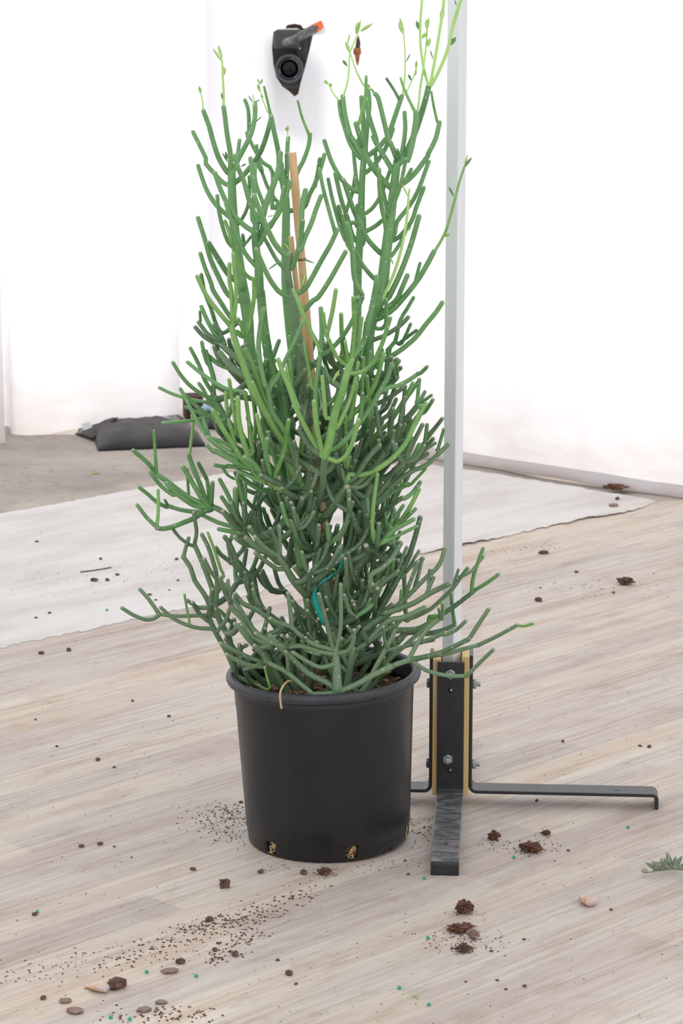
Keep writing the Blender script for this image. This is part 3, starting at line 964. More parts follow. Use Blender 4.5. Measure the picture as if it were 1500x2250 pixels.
def nearest(p, zg, g, k=45):
    best = None
    for q in polys:
        for (x, y, z) in q['s']:
            d = math.hypot(x-p[0], y-p[1])
            if d > k: continue
            c = d + 220*abs(z-zg) - (8 if q['g'] == g else 0)
            if best is None or c < best[0]: best = (c, (x, y, z), q)
    return best
unatt = 0
for line in TRACES.strip().splitlines():
    tk = line.split()
    if tk[0] == 'G': gname, gz, gd, gm = tk[1], float(tk[2]), float(tk[3]), tk[4]; continue
    ws = tk[0].split('-'); w0 = float(ws[0]); w1 = float(ws[-1])
    pts = parse_pts([t for t in tk[1:] if ',' in t])
    z0 = z1 = dl = None; trunk = False; mt = gm
    for t in tk[1:]:
        if ',' in t: continue
        if t == 'T': trunk = True
        elif t in 'mbgy': mt = t
        elif t[0] == 'd': dl = float(t[1:])
        elif t[0] == 'z':
            r = re.match(r'z(-?[\d.]+)(?:-(-?[\d.]+))?$', t); z0 = float(r[1]); z1 = float(r[2]) if r[2] else None
    if gname == 'main' and mt == 'g' and not trunk and pts[-1][1] < 800: mt = 'm'
    par = None; link3 = None
    if not trunk or z1 is None:
        nb = nearest(pts[0], z0 if z0 is not None else gz, gname) or nearest(pts[0], gz, gname, 120)
        if nb:
            par = nb[2]
            if abs((z0 if z0 is not None else nb[1][2])-nb[1][2]) < .09: link3 = nb[1]
            if z0 is None: z0 = nb[1][2]
        else: unatt += 1
    else:
        nb = nearest(pts[0], z0, gname, 60)
        if nb: par = nb[2]
    if z0 is None: z0 = gz
    if z1 is None: z1 = z0 + (dl if dl is not None else gd + random.uniform(-.022, .022))
    # length-parametrised depth
    sl = [0]
    for a, b in zip(pts, pts[1:]): sl.append(sl[-1]+math.hypot(b[0]-a[0], b[1]-a[1]))
    Lp = sl[-1]
    p3 = [Vector((p[0], p[1], z0+(z1-z0)*s/Lp)) for p, s in zip(pts, sl)]
    if link3 and math.hypot(link3[0]-pts[0][0], link3[1]-pts[0][1])+1000*abs(link3[2]-z0) > 3: p3.insert(0, Vector(link3))
    w3 = [pxy((p.x, p.y), p.z)-base for p in p3]
    cv = cr(w3, .007)
    smp = []
    for q in cv:
        a, b, f = px(q+base); smp.append((a, b, YP-(q+base).y, f))
    n = len(cv); rad = []
    for i in range(n):
        t = i/(n-1); wv = w0+(w1-w0)*t
        if not trunk and mt != 'y': wv *= (1.0 - .10*t + (.10 if t < .08 else 0))
        rad.append(wv*(1.0 if mt == 'y' else 1.06 if trunk else 1.2)/2*smp[i][3]/F)
    bm = tube_mesh(cv, rad, 12 if trunk else 9, True, True)
    rec = dict(s=[(a, b, c) for a, b, c, _ in smp[::2]], g=gname, par=par, bm=bm, m=mt, L=Lp*w0, trunk=trunk, lime=(mt == 'y'))
    polys.append(rec)
    if trunk:
        rec['obj'] = mesh_obj('stem', bm, GREEN[mt], pot_root); stems.append(rec)
    else: twigs.append(rec)
print('traced', len(twigs), 'twigs', len(stems), 'stems', unatt, 'unattached')
def stem_of(r):
    k = 0
    while r and not r.get('trunk') and k < 50: r = r['par']; k += 1
    return r['obj'] if r else stems[0]['obj']
order = sorted([t for t in twigs if not t['lime']], key=lambda t: -t['L'])
extra = bmesh.new()
extra_list = order[290:]
for t in order[:290]: mesh_obj('twig', t['bm'], GREEN[t['m']], stem_of(t))
for t in twigs:
    if t['lime']: mesh_obj('young_shoot', t['bm'], GREEN['y'], stem_of(t))
def leaf_bm(a, b, wd, thick=.0006):
    d = b-a; L = d.length; d.normalize(); side = d.cross(Vector((0, 1, .2))).normalized(); nn = side.cross(d)
    bm = bmesh.new(); rows = []
    for i in range(7):
        t = i/6; ww = wd*(math.sin(math.pi*min(1, .06+t*.94))**.8)*.5 + .0002; c = a+d*L*t+nn*.06*L*math.sin(math.pi*t)
        rows.append([bm.verts.new(c-side*ww+nn*ww*.35), bm.verts.new(c-nn*thick), bm.verts.new(c+side*ww+nn*ww*.35), bm.verts.new(c+nn*thick)])
    for r, q in zip(rows, rows[1:]):
        for k in range(4): bm.faces.new((r[k], r[(k+1) % 4], q[(k+1) % 4], q[k]))
    bm.faces.new(rows[0][::-1]); bm.faces.new(rows[-1]); bmesh.ops.recalc_face_normals(bm, faces=bm.faces)
    return bm
for line in LEAVES.strip().splitlines():
    tk = line.split(); wpx = float(tk[0]); a, b = parse_pts(tk[1:3])
    nb = nearest(a, -.03, '', 60); z = nb[1][2] if nb else 0
    mesh_obj('leaf', leaf_bm(pxy(a, z)-base, pxy(b, z+.004)-base, wpx*SC*1.15), GREEN['y' if 'y' in tk[3:] or len(tk) == 3 else 'm'], stem_of(nb[2]) if nb else stems[0]['obj'])
# inner growth: short whorled twigs on the lower stems, too crowded to tell apart
BND = [(740, 470, 860), (850, 455, 890), (930, 450, 930), (1000, 500, 945), (1090, 500, 890), (1180, 500, 880), (1280, 500, 880), (1380, 520, 860), (1440, 545, 850), (1500, 560, 850)]
def bound(y):
    for (y0, l0, r0), (y1, l1, r1) in zip(BND, BND[1:]):
        if y0 <= y <= y1: t = (y-y0)/(y1-y0); return l0+(l1-l0)*t, r0+(r1-r0)*t
    return None
fill = []
cands = [(s, q) for s in stems for q in s['s'] if 780 < q[1] < 1420]
random.seed(23)
def ok(P):
    x, y, f = px(P+base); b = bound(y); return b and b[0] < x < b[1] and (YP-(P+base).y) < .075 and math.hypot(P.x, P.y) < .21
for _ in range(150):
    s, q = random.choice(cands)
    o = pxy((q[0], q[1]), q[2])-base
    a = random.uniform(0, 6.28); d = Vector((math.cos(a), math.sin(a), random.uniform(.1, .7))).normalized()
    Lb = random.uniform(.03, .085); e = o+d*Lb+Vector((0, 0, .012))
    if not ok(e): continue
    fill.append(([o, o+d*Lb*.55, e], .0052, 'g'))
    for k in range(random.randint(3, 5)):
        b = a+random.uniform(-1.5, 1.5); dd = Vector((math.cos(b), math.sin(b), random.uniform(.2, 1.0))).normalized(); Lt = random.uniform(.03, .075)
        t1 = e+dd*Lt*.5; t2 = e+dd*Lt*.85+Vector((0, 0, Lt*.45))
        if ok(t2): fill.append(([e, t1, t2], .0038, 'g' if random.random() < .8 else 'm'))
for _ in range(34):                               # basal shoots out of the soil
    r = .095*math.sqrt(random.random()); a = random.uniform(0, 6.28); x, y = r*math.cos(a), r*math.sin(a)
    o = TILT @ Vector((x, y, soil_z(x, y)-.004)); d = Vector((x*6+random.uniform(-.5, .5), y*6+random.uniform(-.5, .5), 1.0)).normalized(); Lb = random.uniform(.06, .13)
    e = o+d*Lb
    if YP-(e+base).y > .07 or math.hypot(e.x, e.y) > .17: continue
    fill.append(([o, o+d*Lb*.5+Vector((0, 0, -.004)), e], random.uniform(.0042, .0062), 'g'))
    for k in range(random.randint(2, 4)):
        b = random.uniform(0, 6.28); dd = Vector((math.cos(b)*.8, math.sin(b)*.8, .9)).normalized(); Lt = random.uniform(.03, .06); c0 = o+d*Lb*random.uniform(.5, 1)
        if ok(c0+dd*Lt): fill.append(([c0, c0+dd*Lt*.55+Vector((0, 0, -.003)), c0+dd*Lt], .0038, 'g'))
tris = []
for pts, r, m_ in fill:
    c = cr(pts, .01); extra_list.append(dict(bm=tube_mesh(c, [r*(1-.12*i/len(c)) for i in range(len(c))], 7, True, True), m=m_))
for key in 'mbg':
    tot = bmesh.new(); lay = tot.verts.layers.float.new('tip')
    for t in extra_list:
        if t['m'] != key: continue
        me = bpy.data.meshes.new('tmp'); t['bm'].to_mesh(me); tot.from_mesh(me); bpy.data.meshes.remove(me); t['bm'].free()
    if len(tot.verts): tag(mesh_obj('inner_twigs', tot, GREEN[key], pot_root), kind='stuff')
# stakes and tie
def stake(pts, r0, nodes, name, parent=pot_root):
    P = [p-base for p in pts]; n = 24; c = [P[0]+(P[1]-P[0])*i/(n-1) for i in range(n)]
    rad = [r0*(1+.05*math.sin(i*1.3)) for i in range(n)]
    o = mesh_obj(name, tube_mesh(c, rad, 12, False), M['bamboo'], parent)
    for t in nodes:
        d = (P[1]-P[0]).normalized(); q = P[0]+(P[1]-P[0])*t
        mesh_obj('node_ring', tube_mesh([q-d*.0018, q-d*.0008, q+d*.0008, q+d*.0018], [r0*1.0, r0*1.12, r0*1.12, r0*1.0], 12, False), M['node'], o)
    return o
stake([pxy((738, 1455), -.04), pxy((642, 335), .02)], .0064, (.14, .33, .52, .80), 'bamboo_stake')
stake([pxy((712, 1170), -.02), pxy((639, 520), .04)], .0042, (.58,), 'bamboo_stake')
tape = [((742, 1210), .02), ((748, 1240), .03), ((735, 1262), .045), ((700, 1285), .05), ((690, 1310), .045), ((700, 1345), .04), ((716, 1372), .035), ((728, 1360), .03)]
tc = cr([pxy(p, d)-base for p, d in tape], .006)
bm = bmesh.new(); prev = None
for q in tc:
    r = [bm.verts.new(q+Vector((dx, 0, dz))) for dx, dz in ((-.003, -.003), (.003, .004))]
    if prev: bm.faces.new((prev[0], prev[1], r[1], r[0]))
    prev = r
tp = mesh_obj('tie_tape', bm, M['teal'], pot_root); s_ = tp.modifiers.new('t', 'SOLIDIFY'); s_.thickness = .0006
for x, y in ((640+95, 1482), (830, 1490), (850, 1470)):
    q = G(x, y, base.z+SOIL+.004)-base
    mesh_obj('dry_leaf', leaf_bm(q, q+Vector((.022, .01, .008)), .012), M['straw'], soil)

# ------------------------------------------------------------------ pole stand
ZF = 0.026; TH = 0.0055
p0 = G(988, 1744, ZF); AN = math.radians(-3.6)
fd = Vector((math.sin(AN), -math.cos(AN), 0)); rd = Vector((-fd.y, fd.x, 0))
BW = .0425; HALF = .0345                         # bar width; centre to outer plate face
ctr = p0 - fd*(HALF+.004); ctr.z = 0
stand = thing('pole_stand', 'upright aluminium pole held in a four-footed black steel stand', 'pole stand', loc=ctr)
SCP = (p0-Vector((0, 0, H))).length/F
ZT = PY(985, 1457, p0.y).z
Lr = (G(1447, 1745, ZF)-ctr).dot(rd); Lf = (G(976, 1888, ZF)-ctr).dot(fd)
print('stand', ctr, 'ZT', ZT, 'Lr', Lr, 'Lf', Lf, 'SC', SC, SCP, 'pot', base)
def bracket(d, L, zt, mname):
    side = Vector((-d.y, d.x, 0)); o = HALF
    path = [(o-TH/2, zt), (o-TH/2, ZF+.012)]
    for k in range(1, 7):
        a = math.radians(90*k/6); path.append((o-TH/2+.011-.011*math.cos(a), ZF-TH/2+.0115-.011*math.sin(a)))
    path.append((L-.010, ZF-TH/2))
    for k in range(1, 6):
        a = math.radians(90*k/5); path.append((L-.010+.007*math.sin(a), ZF-TH/2-.007+.007*math.cos(a)))
    path.append((L-.003, 0.0))
    bm = bmesh.new(); rows = []
    for i, (s, z) in enumerate(path):
        a = Vector(path[max(0, i-1)]); b = Vector(path[min(len(path)-1, i+1)]); t = (b-a).normalized(); nn = Vector((-t.y, t.x))
        row = []
        for u, v in ((-1, -1), (-1, 1), (1, 1), (1, -1)):
            c = Vector((s, z))+nn*(v*TH/2); row.append(bm.verts.new(d*c.x+side*(u*BW/2)+Vector((0, 0, c.y))))
        rows.append(row)
    for r, q in zip(rows, rows[1:]):
        for k in range(4): bm.faces.new((r[k], r[(k+1) % 4], q[(k+1) % 4], q[k]))
    bm.faces.new(rows[0][::-1]); bm.faces.new(rows[-1]); bmesh.ops.recalc_face_normals(bm, faces=bm.faces)
    br = mesh_obj('bracket', bm, M['steel'], stand, False); br.data.materials.append(M['steelw'])
    if mname == 'steelw':
        for p in br.data.polygons:
            if p.center.z < ZF+.002 and p.normal.z > .5: p.material_index = 1
    bv = br.modifiers.new('b', 'BEVEL'); bv.width = .0011; bv.segments = 2; bv.limit_method = 'ANGLE'; bv.angle_limit = math.radians(50)
    for f in (.30, .78):                          # screw hole countersinks along the foot
        q = d*(o+(L-o)*f)+Vector((0, 0, ZF-.0008)); bm = bmesh.new()
        bmesh.ops.create_cone(bm, cap_ends=True, segments=14, radius1=.006, radius2=.005, depth=.0022, matrix=Matrix.Translation(q))
        mesh_obj('screw_dimple', bm, M['steel'], br)
    return br
def hexnut(at, d, r, h, m, name, parent, bolt=None):
    q = d.to_track_quat('Z', 'Y').to_matrix().to_4x4(); bm = bmesh.new()
    bmesh.ops.create_cone(bm, cap_ends=True, segments=6, radius1=r, radius2=r, depth=h, matrix=Matrix.Translation(at+d*h/2) @ q)
    bmesh.ops.bevel(bm, geom=bm.edges[:], offset=r*.12, segments=1, affect='EDGES')
    o = mesh_obj(name, bm, M[m], parent, False)
    if bolt:
        bm = bmesh.new(); prof = []
        n = 9
        for i in range(n+1): prof += [(h+bolt*i/n, r*.52), (h+bolt*(i+.5)/n, r*.46)]
        pts = [at+d*a for a, _ in prof]; mesh_obj('bolt_end', tube_mesh(pts, [b for _, b in prof], 12, False), M['zinc'], parent)
    return o
bR = bracket(rd, Lr, ZT-.004+.012, 'steel'); bF = bracket(fd, Lf, ZT, 'steelw'); bL = bracket(-rd, Lr*.9, ZT-.004+.012, 'steel'); bB = bracket(-fd, Lr, ZT, 'steel')
def zof(y, dpt=0): return PY(985, y, p0.y+dpt).z
# black painted face plate over the upright of the front bracket is the bracket itself; nuts on it
for y, xx in ((1482, -.001), (1669, -.004)):
    hexnut(fd*HALF+rd*xx+Vector((0, 0, zof(y))), fd, .0085, .006, 'zinc', 'hex_nut', bF, .006)
for y in (1518, 1694):
    q = fd*(HALF-.0004)+Vector((0, 0, zof(y))); d = fd; bm = bmesh.new()
    bmesh.ops.create_cone(bm, cap_ends=True, segments=14, radius1=.0046, radius2=.0046, depth=.0016, matrix=Matrix.Translation(q) @ d.to_track_quat('Z', 'Y').to_matrix().to_4x4())
    mesh_obj('bolt_hole', bm, M['cam'], bF)
    bm = bmesh.new(); bmesh.ops.create_uvsphere(bm, u_segments=10, v_segments=6, radius=.0024, matrix=Matrix.Translation(q+d*.0004)); mesh_obj('bolt_end', bm, M['zinc'], bF)
for y in (1505, 1681):
    z = zof(y, .03)
    hexnut(rd*HALF+Vector((0, 0, z)), rd, .0085, .006, 'zinc', 'hex_nut', bR, .006)
    hexnut(-rd*HALF+Vector((0, 0, z)), -rd, .0085, .005, 'steelw', 'bolt_head', bL)
def boxm(bm, c, sx, sy, sz, rot=None):
    m_ = Matrix.Translation(c) @ (rot.to_4x4() if rot else Matrix()) @ Matrix.Diagonal((sx, sy, sz, 1))
    bmesh.ops.create_cube(bm, size=1, matrix=m_)
RZ = Matrix.Rotation(AN, 3, 'Z')
ZW = ZT+.004
for s in (-1, 1):
    bm = bmesh.new(); wd = .0125
    boxm(bm, rd*s*(HALF-TH-wd/2)+Vector((0, 0, .02+(ZW-.02+(.004 if s > 0 else 0))/2)), wd, (HALF-TH)*2, ZW-.02+(.004 if s > 0 else 0), RZ)
    o = mesh_obj('wood_block', bm, M['pine'], stand, False); bv = o.modifiers.new('b', 'BEVEL'); bv.width = .001
bm = bmesh.new(); PA = AN+math.radians(-33); ps = .0225
boxm(bm, Vector((0, 0, .03+.86)), ps, ps, 1.72, Matrix.Rotation(PA, 3, 'Z'))
pole = mesh_obj('pole', bm, M['alu'], stand, False); bv = pole.modifiers.new('b', 'BEVEL'); bv.width = .0015; bv.segments = 2
# shim packing the pole inside the timber
bm = bmesh.new(); boxm(bm, Vector((0, 0, .10)), .030, .030, .14, RZ); mesh_obj('packing_block', bm, M['alu'], stand, False)

# ------------------------------------------------------------------ camera behind the torn cloth
YC = YB+.06
q0 = PY(636, 152, YB)
dslr = thing('camera', 'black camera with zoom lens peering through a torn hole in white cloth', 'camera', loc=(q0.x, YC, q0.z))
S2 = (q0-Vector((0, 0, H))).length/F
def o2(x, y, dy=0): q = PY(x, y, YB); return Vector((q.x-q0.x, dy, q.z-q0.z))
def rbox(name, c, sx, sy, sz, m, parent, bev=.006, rot=None):
    bm = bmesh.new(); boxm(bm, c, sx, sy, sz, rot); o = mesh_obj(name, bm, M[m], parent, False)
    b = o.modifiers.new('b', 'BEVEL'); b.width = bev; b.segments = 3; return o
cbody = rbox('camera_body', o2(640, 135, .035), .118, .06, .15, 'cam', dslr, .012)
rbox('viewfinder_hump', o2(630, 88, .012), .074, .06, .055, 'camg', dslr, .01)
rbox('grip', o2(662, 110, .0), .03, .03, .06, 'cam', dslr, .008)
lc = o2(635, 152, 0)
def ringy(name, r0, r1, y0, y1, m, parent, seg=40):
    bm = bmesh.new(); R = []
    for r, y in ((r0, y0), (r1, y0), (r1, y1), (r0, y1)):
        R.append([bm.verts.new(lc+Vector((r*math.cos(2*math.pi*k/seg), y, r*math.sin(2*math.pi*k/seg)))) for k in range(seg)])
    for i in range(4):
        for k in range(seg): bm.faces.new((R[i][k], R[i][(k+1) % seg], R[(i+1) % 4][(k+1) % seg], R[(i+1) % 4][k]))
    bmesh.ops.recalc_face_normals(bm, faces=bm.faces); return mesh_obj(name, bm, M[m], parent)
lens = ringy('lens_barrel', .030, .0365, -.045, .02, 'ring', dslr)
ringy('zoom_ring', .036, .0385, -.03, .0, 'camg', lens); ringy('inner_ring', .0248, .0305, -.036, -.03, 'cam', lens); ringy('front_ring', .0345, .0362, -.0462, -.044, 'ringl', lens); ringy('glass_ring', .0245, .0257, -.0372, -.0355, 'ringl', lens)
bm = bmesh.new(); bmesh.ops.create_uvsphere(bm, u_segments=28, v_segments=14, radius=.0265, matrix=Matrix.Translation(lc+Vector((0, -.020, 0))) @ Matrix.Diagonal((1, .4, 1, 1))); mesh_obj('lens_glass', bm, M['glass'], lens)
for txt, a0, st in (('CANON ZOOM LENS EF-S 18-55mm', 80, -5.2), ('CANON', 205, -5.0)):
    allb = bmesh.new()
    for i, ch in enumerate(txt):
        if ch == ' ': continue
        cu = bpy.data.curves.new('glyph', 'FONT'); cu.body = ch; cu.size = .0042; cu.align_x = 'CENTER'; cu.align_y = 'CENTER'
        ob = bpy.data.objects.new('glyph', cu); col.objects.link(ob)
        me = bpy.data.meshes.new_from_object(ob); bpy.data.objects.remove(ob); bpy.data.curves.remove(cu)
        a = math.radians(a0+st*i)
        me.transform(Matrix.Translation(lc+Vector((.0275*math.cos(a), -.0365, .0275*math.sin(a)))) @ Matrix.Rotation(-(a-math.pi/2), 4, 'Y') @ Matrix.Rotation(math.pi/2, 4, 'X'))
        allb.from_mesh(me); bpy.data.meshes.remove(me)
    mesh_obj('lens_lettering', allb, M['white'], lens, False)
bm = bmesh.new(); bmesh.ops.create_uvsphere(bm, u_segments=10, v_segments=6, radius=.0022, matrix=Matrix.Translation(o2(658, 108, -.018))); mesh_obj('indicator_dot', bm, M['white'], cbody)
# clamp arm with an orange end reaching over the cloth
arm = thing('clamp_arm', 'black padded clamp arm with an orange end cap above the camera', 'clamp', loc=(q0.x, YC, q0.z))
ap = cr([o2(626, 95, -.045), o2(645, 88, -.075), o2(665, 76, -.09), o2(697, 58, -.092)], .006)
mesh_obj('arm_pad', tube_mesh(ap, [.0105+.002*i/len(ap) for i in range(len(ap))], 12), M['steelw'], arm)
d = (ap[-1]-ap[-3]).normalized()
oc = rbox('end_cap', ap[-1]+d*.006, .022, .022, .026, 'orange', arm, .004, d.to_track_quat('Z', 'Y').to_matrix())
bm = bmesh.new(); boxm(bm, Vector((q0.x+.008, YC+.075, q0.z+.03)), .15, .015, .24)
bd = tag(mesh_obj('mounting_board', bm, M['board'], None, False), 'dark brown wooden board behind the camera and torn cloth', 'board')
rbox_ = thing('rusty_clamp', 'rusty steel clamp end showing through a small slit in white cloth', 'clamp', loc=PY(783, 110, YB+.012))
qr = PY(783, 110, YB)
def o3(x, y, dy=0): q = PY(x, y, YB); return Vector((q.x-qr.x, dy, q.z-qr.z))
mesh_obj('bar', tube_mesh([o3(787, 72, 0), o3(787, 90, -.01), o3(785, 108, -.014)], [.004, .006, .007], 6), M['board'], rbox_, False)
mesh_obj('screw_head', tube_mesh([o3(776, 112, -.02), o3(793, 112, -.02)], [.0085, .0085], 6, False), M['rust'], rbox_, False)
mesh_obj('screw_tip', tube_mesh([o3(784, 115, -.018), o3(785, 130, -.016), o3(785, 144, -.012)], [.008, .0055, .0015], 6, False), M['rust'], rbox_, False)

# ------------------------------------------------------------------ clutter at the foot of the cloth
def sack(name, label, corners, hgt, m, seed):
    c = sum(corners, Vector())/len(corners); root = thing(name, label, 'bag', loc=(c.x, c.y, -.010))
    bm = bmesh.new(); n = 36; top = []; bot = []
    for i in range(n+1):
        rt = []; rb = []
        for j in range(n+1):
            u, v = i/n, j/n
            p = (corners[0]*(1-u)+corners[1]*u)*(1-v)+(corners[3]*(1-u)+corners[2]*u)*v-c
            e = (max(0, 1-(2*u-1)**4)*max(0, 1-(2*v-1)**4))**.55
            cr_ = noise.noise((u*5+seed, v*3, 0))*.22+noise.noise((u*16, v*8+seed, 3))*.07
            q = p*(1-.03*noise.noise((u*6, v*6, seed)))
            rt.append(bm.verts.new((q.x, q.y, max(.004, hgt*e*(.85+cr_)+.004)))); rb.append(bm.verts.new((q.x*.985, q.y*.985, .001)))
        top.append(rt); bot.append(rb)
    for g, fl in ((top, 0), (bot, 1)):
        for i in range(n):
            for j in range(n):
                f = (g[i][j], g[i+1][j], g[i+1][j+1], g[i][j+1]); bm.faces.new(f if not fl else f[::-1])
    for i in range(n):
        for a, b in (((i, 0), (i+1, 0)), ((i+1, n), (i, n)), ((0, i+1), (0, i)), ((n, i), (n, i+1))):
            bm.faces.new((bot[a[0]][a[1]], bot[b[0]][b[1]], top[b[0]][b[1]], top[a[0]][a[1]]))
    bmesh.ops.recalc_face_normals(bm, faces=bm.faces)
    return root, c, mesh_obj('sack_body', bm, M[m], root)
zg = -.010
bag, bc, bb = sack('weighted_sack', 'black filled weight sack half under the white sheet hem', [G(215, 992, zg), G(455, 982, zg), G(392, 918, zg), G(190, 922, zg)], .047, 'bag', 1.0)
fl = [Vector(G(165, 955, zg))-bc+Vector((0, 0, .010)), Vector(G(205, 972, zg))-bc, Vector(G(260, 955, zg))-bc, Vector(G(200, 938, zg))-bc]
bm = bmesh.new(); vs = [bm.verts.new(Vector((p.x, p.y, h))) for p, h in zip(fl, (.004, .012, .05, .03))]; bm.faces.new(vs)
bmesh.ops.subdivide_edges(bm, edges=bm.edges[:], cuts=6, use_grid_fill=True)
for v in bm.verts: v.co.z = max(.002, v.co.z+.008*noise.noise(v.co*40))
o = mesh_obj('sack_flap', bm, M['bag'], bag); sm = o.modifiers.new('s', 'SOLIDIFY'); sm.thickness = .003
lq = [Vector(PY(x, y, 7.27))-Vector((bc.x, bc.y, -.010)) for x, y in ((178, 932), (196, 926), (203, 938), (185, 946))]
bm = bmesh.new(); bm.faces.new([bm.verts.new(v) for v in lq]); o = mesh_obj('care_label', bm, M['white'], bag, False); sm = o.modifiers.new('s', 'SOLIDIFY'); sm.thickness = .001
sack('black_plastic_bag', 'flat glossy black plastic bag beside the brown wooden block', [G(448, 943, zg), G(530, 948, zg), G(520, 922, zg), G(440, 922, zg)], .035, 'steel', 4.0)
bm = bmesh.new(); q = G(422, 926, zg); boxm(bm, Vector((q.x, q.y+.055, -.010+.034)), .05, .07, .068, Matrix.Rotation(.2, 3, 'Z'))
o = mesh_obj('wooden_block', bm, M['board'], None, False); bv = o.modifiers.new('b', 'BEVEL'); bv.width = .003
tag(o, 'brown wooden block on the ground at the edge of the white sheet', 'block')
q = G(458, 925, zg); c = [Vector((q.x-.02, q.y, .012)), Vector((q.x, q.y-.004, .03)), Vector((q.x+.03, q.y, .012))]
bc_ = cr(c, .006); o = mesh_obj('plastic_scrap', tube_mesh(bc_, [.014-.004*abs(i/len(bc_)-.5) for i in range(len(bc_))], 10), M['bluew']); tag(o, 'pale blue and white plastic scrap lying on the black bag', 'scrap')

# ------------------------------------------------------------------ litter on the floor
random.seed(7)
def zfloor(x, y):                                  # which sheet is under this pixel
    ye = 1425-.2222*x if x < 1450 else 1103
    if y > ye+3: return ZV
    return ZC if y > 1135-.19*min(x, 520) and x < 1420 else -.010
def chip(x, y, wpx, hpx=None, m='bark', shape='lump', ang=None):
    z = zfloor(x, y); q = G(x, y, z); s = (q-Vector((0, 0, H))).length/F
    wd = wpx*s*.5; hh = (hpx or wpx*.75)*s*.5
    bm = bmesh.new(); bmesh.ops.create_icosphere(bm, subdivisions=4 if shape == 'clod' else 3 if wpx > 18 else 2, radius=1)
    sd = random.uniform(0, 100)
    rough = .55 if shape == 'clod' else .3
    for v in bm.verts:
        c = v.co.copy(); k = 1+rough*noise.noise(c*1.7+Vector((sd, 0, 0)))+rough*.6*noise.noise(c*4+Vector((0, sd, 0)))
        if shape == 'clod': k += .5*noise.noise(c*6+Vector((sd, sd, 0)))+.28*noise.noise(c*13+Vector((0, sd, sd)))
        if shape == 'block': c = Vector([math.copysign(abs(a)**.45, a) for a in c])*.85
        v.co = Vector((c.x*wd*k, c.y*wd*.75*k, c.z*hh*k))
    lo = min(v.co.z for v in bm.verts)
    for v in bm.verts: v.co.z -= lo*.85 if shape != 'flat' else lo
    rz = Matrix.Rotation(ang if ang is not None else random.uniform(0, 3.1), 3, 'Z')
    bmesh.ops.transform(bm, matrix=rz.to_4x4(), verts=bm.verts)
    o = mesh_obj({'clod': 'soil_clod'}.get(shape, 'bark_chip'), bm, M[m], None, shape != 'block'); o.location = (q.x, q.y, z-.0003); return o
uniq = [
    (493, 1950, 25, 22, 'bark', 'block', 'square dark brown bark chunk lying alone on the wood-print floor', .3),
    (256, 2171, 44, 26, 'bark', 'lump', 'large reddish brown bark chunk touching a pale curled husk', .4),
    (396, 2117, 21, 13, 'bark', 'lump', 'dark rounded bark chip beside a flat grey bark flake', .2),
    (372, 2136, 34, 8, 'barkp', 'flat', 'flat grey brown bark flake beside a dark rounded chip', .5),
    (165, 2224, 38, 10, 'barkp', 'flat', 'widest pale brown bark flake near the reddish bark chunk', -.5),
    (143, 2202, 26, 9, 'barkp', 'flat', 'small flat pale bark flake beside the widest pale flake', .2),
    (316, 2221, 32, 9, 'barkp', 'flat', 'flat pale bark flake with white perlite grains around it', .3),
    (354, 2204, 26, 7, 'barkp', 'flat', 'thin elongated grey bark flake near the white perlite grains', .1),
    (1085, 1845, 20, 18, 'crumb', 'clod', 'round dark soil clod between the stand foot and rooty clod', 0),
    (1199, 1834, 15, 10, 'crumb', 'clod', 'small soil clod lying behind the rooty soil clump', 0),
    (1166, 1871, 38, 17, 'crumb', 'clod', 'spread rooty soil clump with a white perlite grain', 0),
    (1020, 2006, 34, 26, 'crumb', 'clod', 'tall crumbly dark soil clod in front of the stand foot', 0),
    (1012, 2045, 52, 13, 'crumb', 'clod', 'long low row of soil with a teal bead on it', .3),
    (1038, 2063, 22, 17, 'barkp', 'clod', 'round tan soil lump between two dark soil clods', 0),
    (1018, 2091, 30, 14, 'bark', 'clod', 'curled dark bark ring below the round tan lump', .1),
    (712, 1921, 27, 12, 'crumb', 'clod', 'dark soil clod on the floor just before the pot', 0),
    (1373, 1284, 30, 13, 'bark', 'clod', 'jagged dark bark piece on the floor far from the stand', -.3),
    (1194, 1216, 23, 7, 'bark', 'flat', 'flat dark bark sliver near the edge of the wood-print sheet', 0),
    (1183, 1321, 18, 11, 'bark', 'lump', 'angled dark bark wedge on the floor behind the stand', -.6),
    (1351, 1074, 44, 9, 'crumb', 'clod', 'dark soil heap on the dirt strip beneath the white tube hem', 0),
    (1348, 1113, 22, 7, 'barkp', 'flat', 'tan flat flake on the cream board corner', .4)]
for x, y, a, b, m_, sh, lb, an in uniq: tag(chip(x, y, a, b, m_, sh, an), lb, 'soil clod' if sh == 'clod' else 'bark chip')
def crumb_label(x, y):
    if y > 2060 and x < 700: a = 'among the loose soil around the reddish bark chunk'
    elif 1880 < y and x < 950: a = 'on the floor just in front of the black pot'
    elif y > 1800 and x >= 950: a = 'on the floor among the soil clods beyond the stand foot'
    elif x < 700 and y > 1480: a = 'on the clear floor beside the black pot'
    elif x < 700: a = 'at the edge of the wood-print sheet by the cream board'
    else: a = 'on the floor behind the long foot of the stand'
    return 'small dark bark crumb '+a, 'bark chip', 'bark crumbs '+a
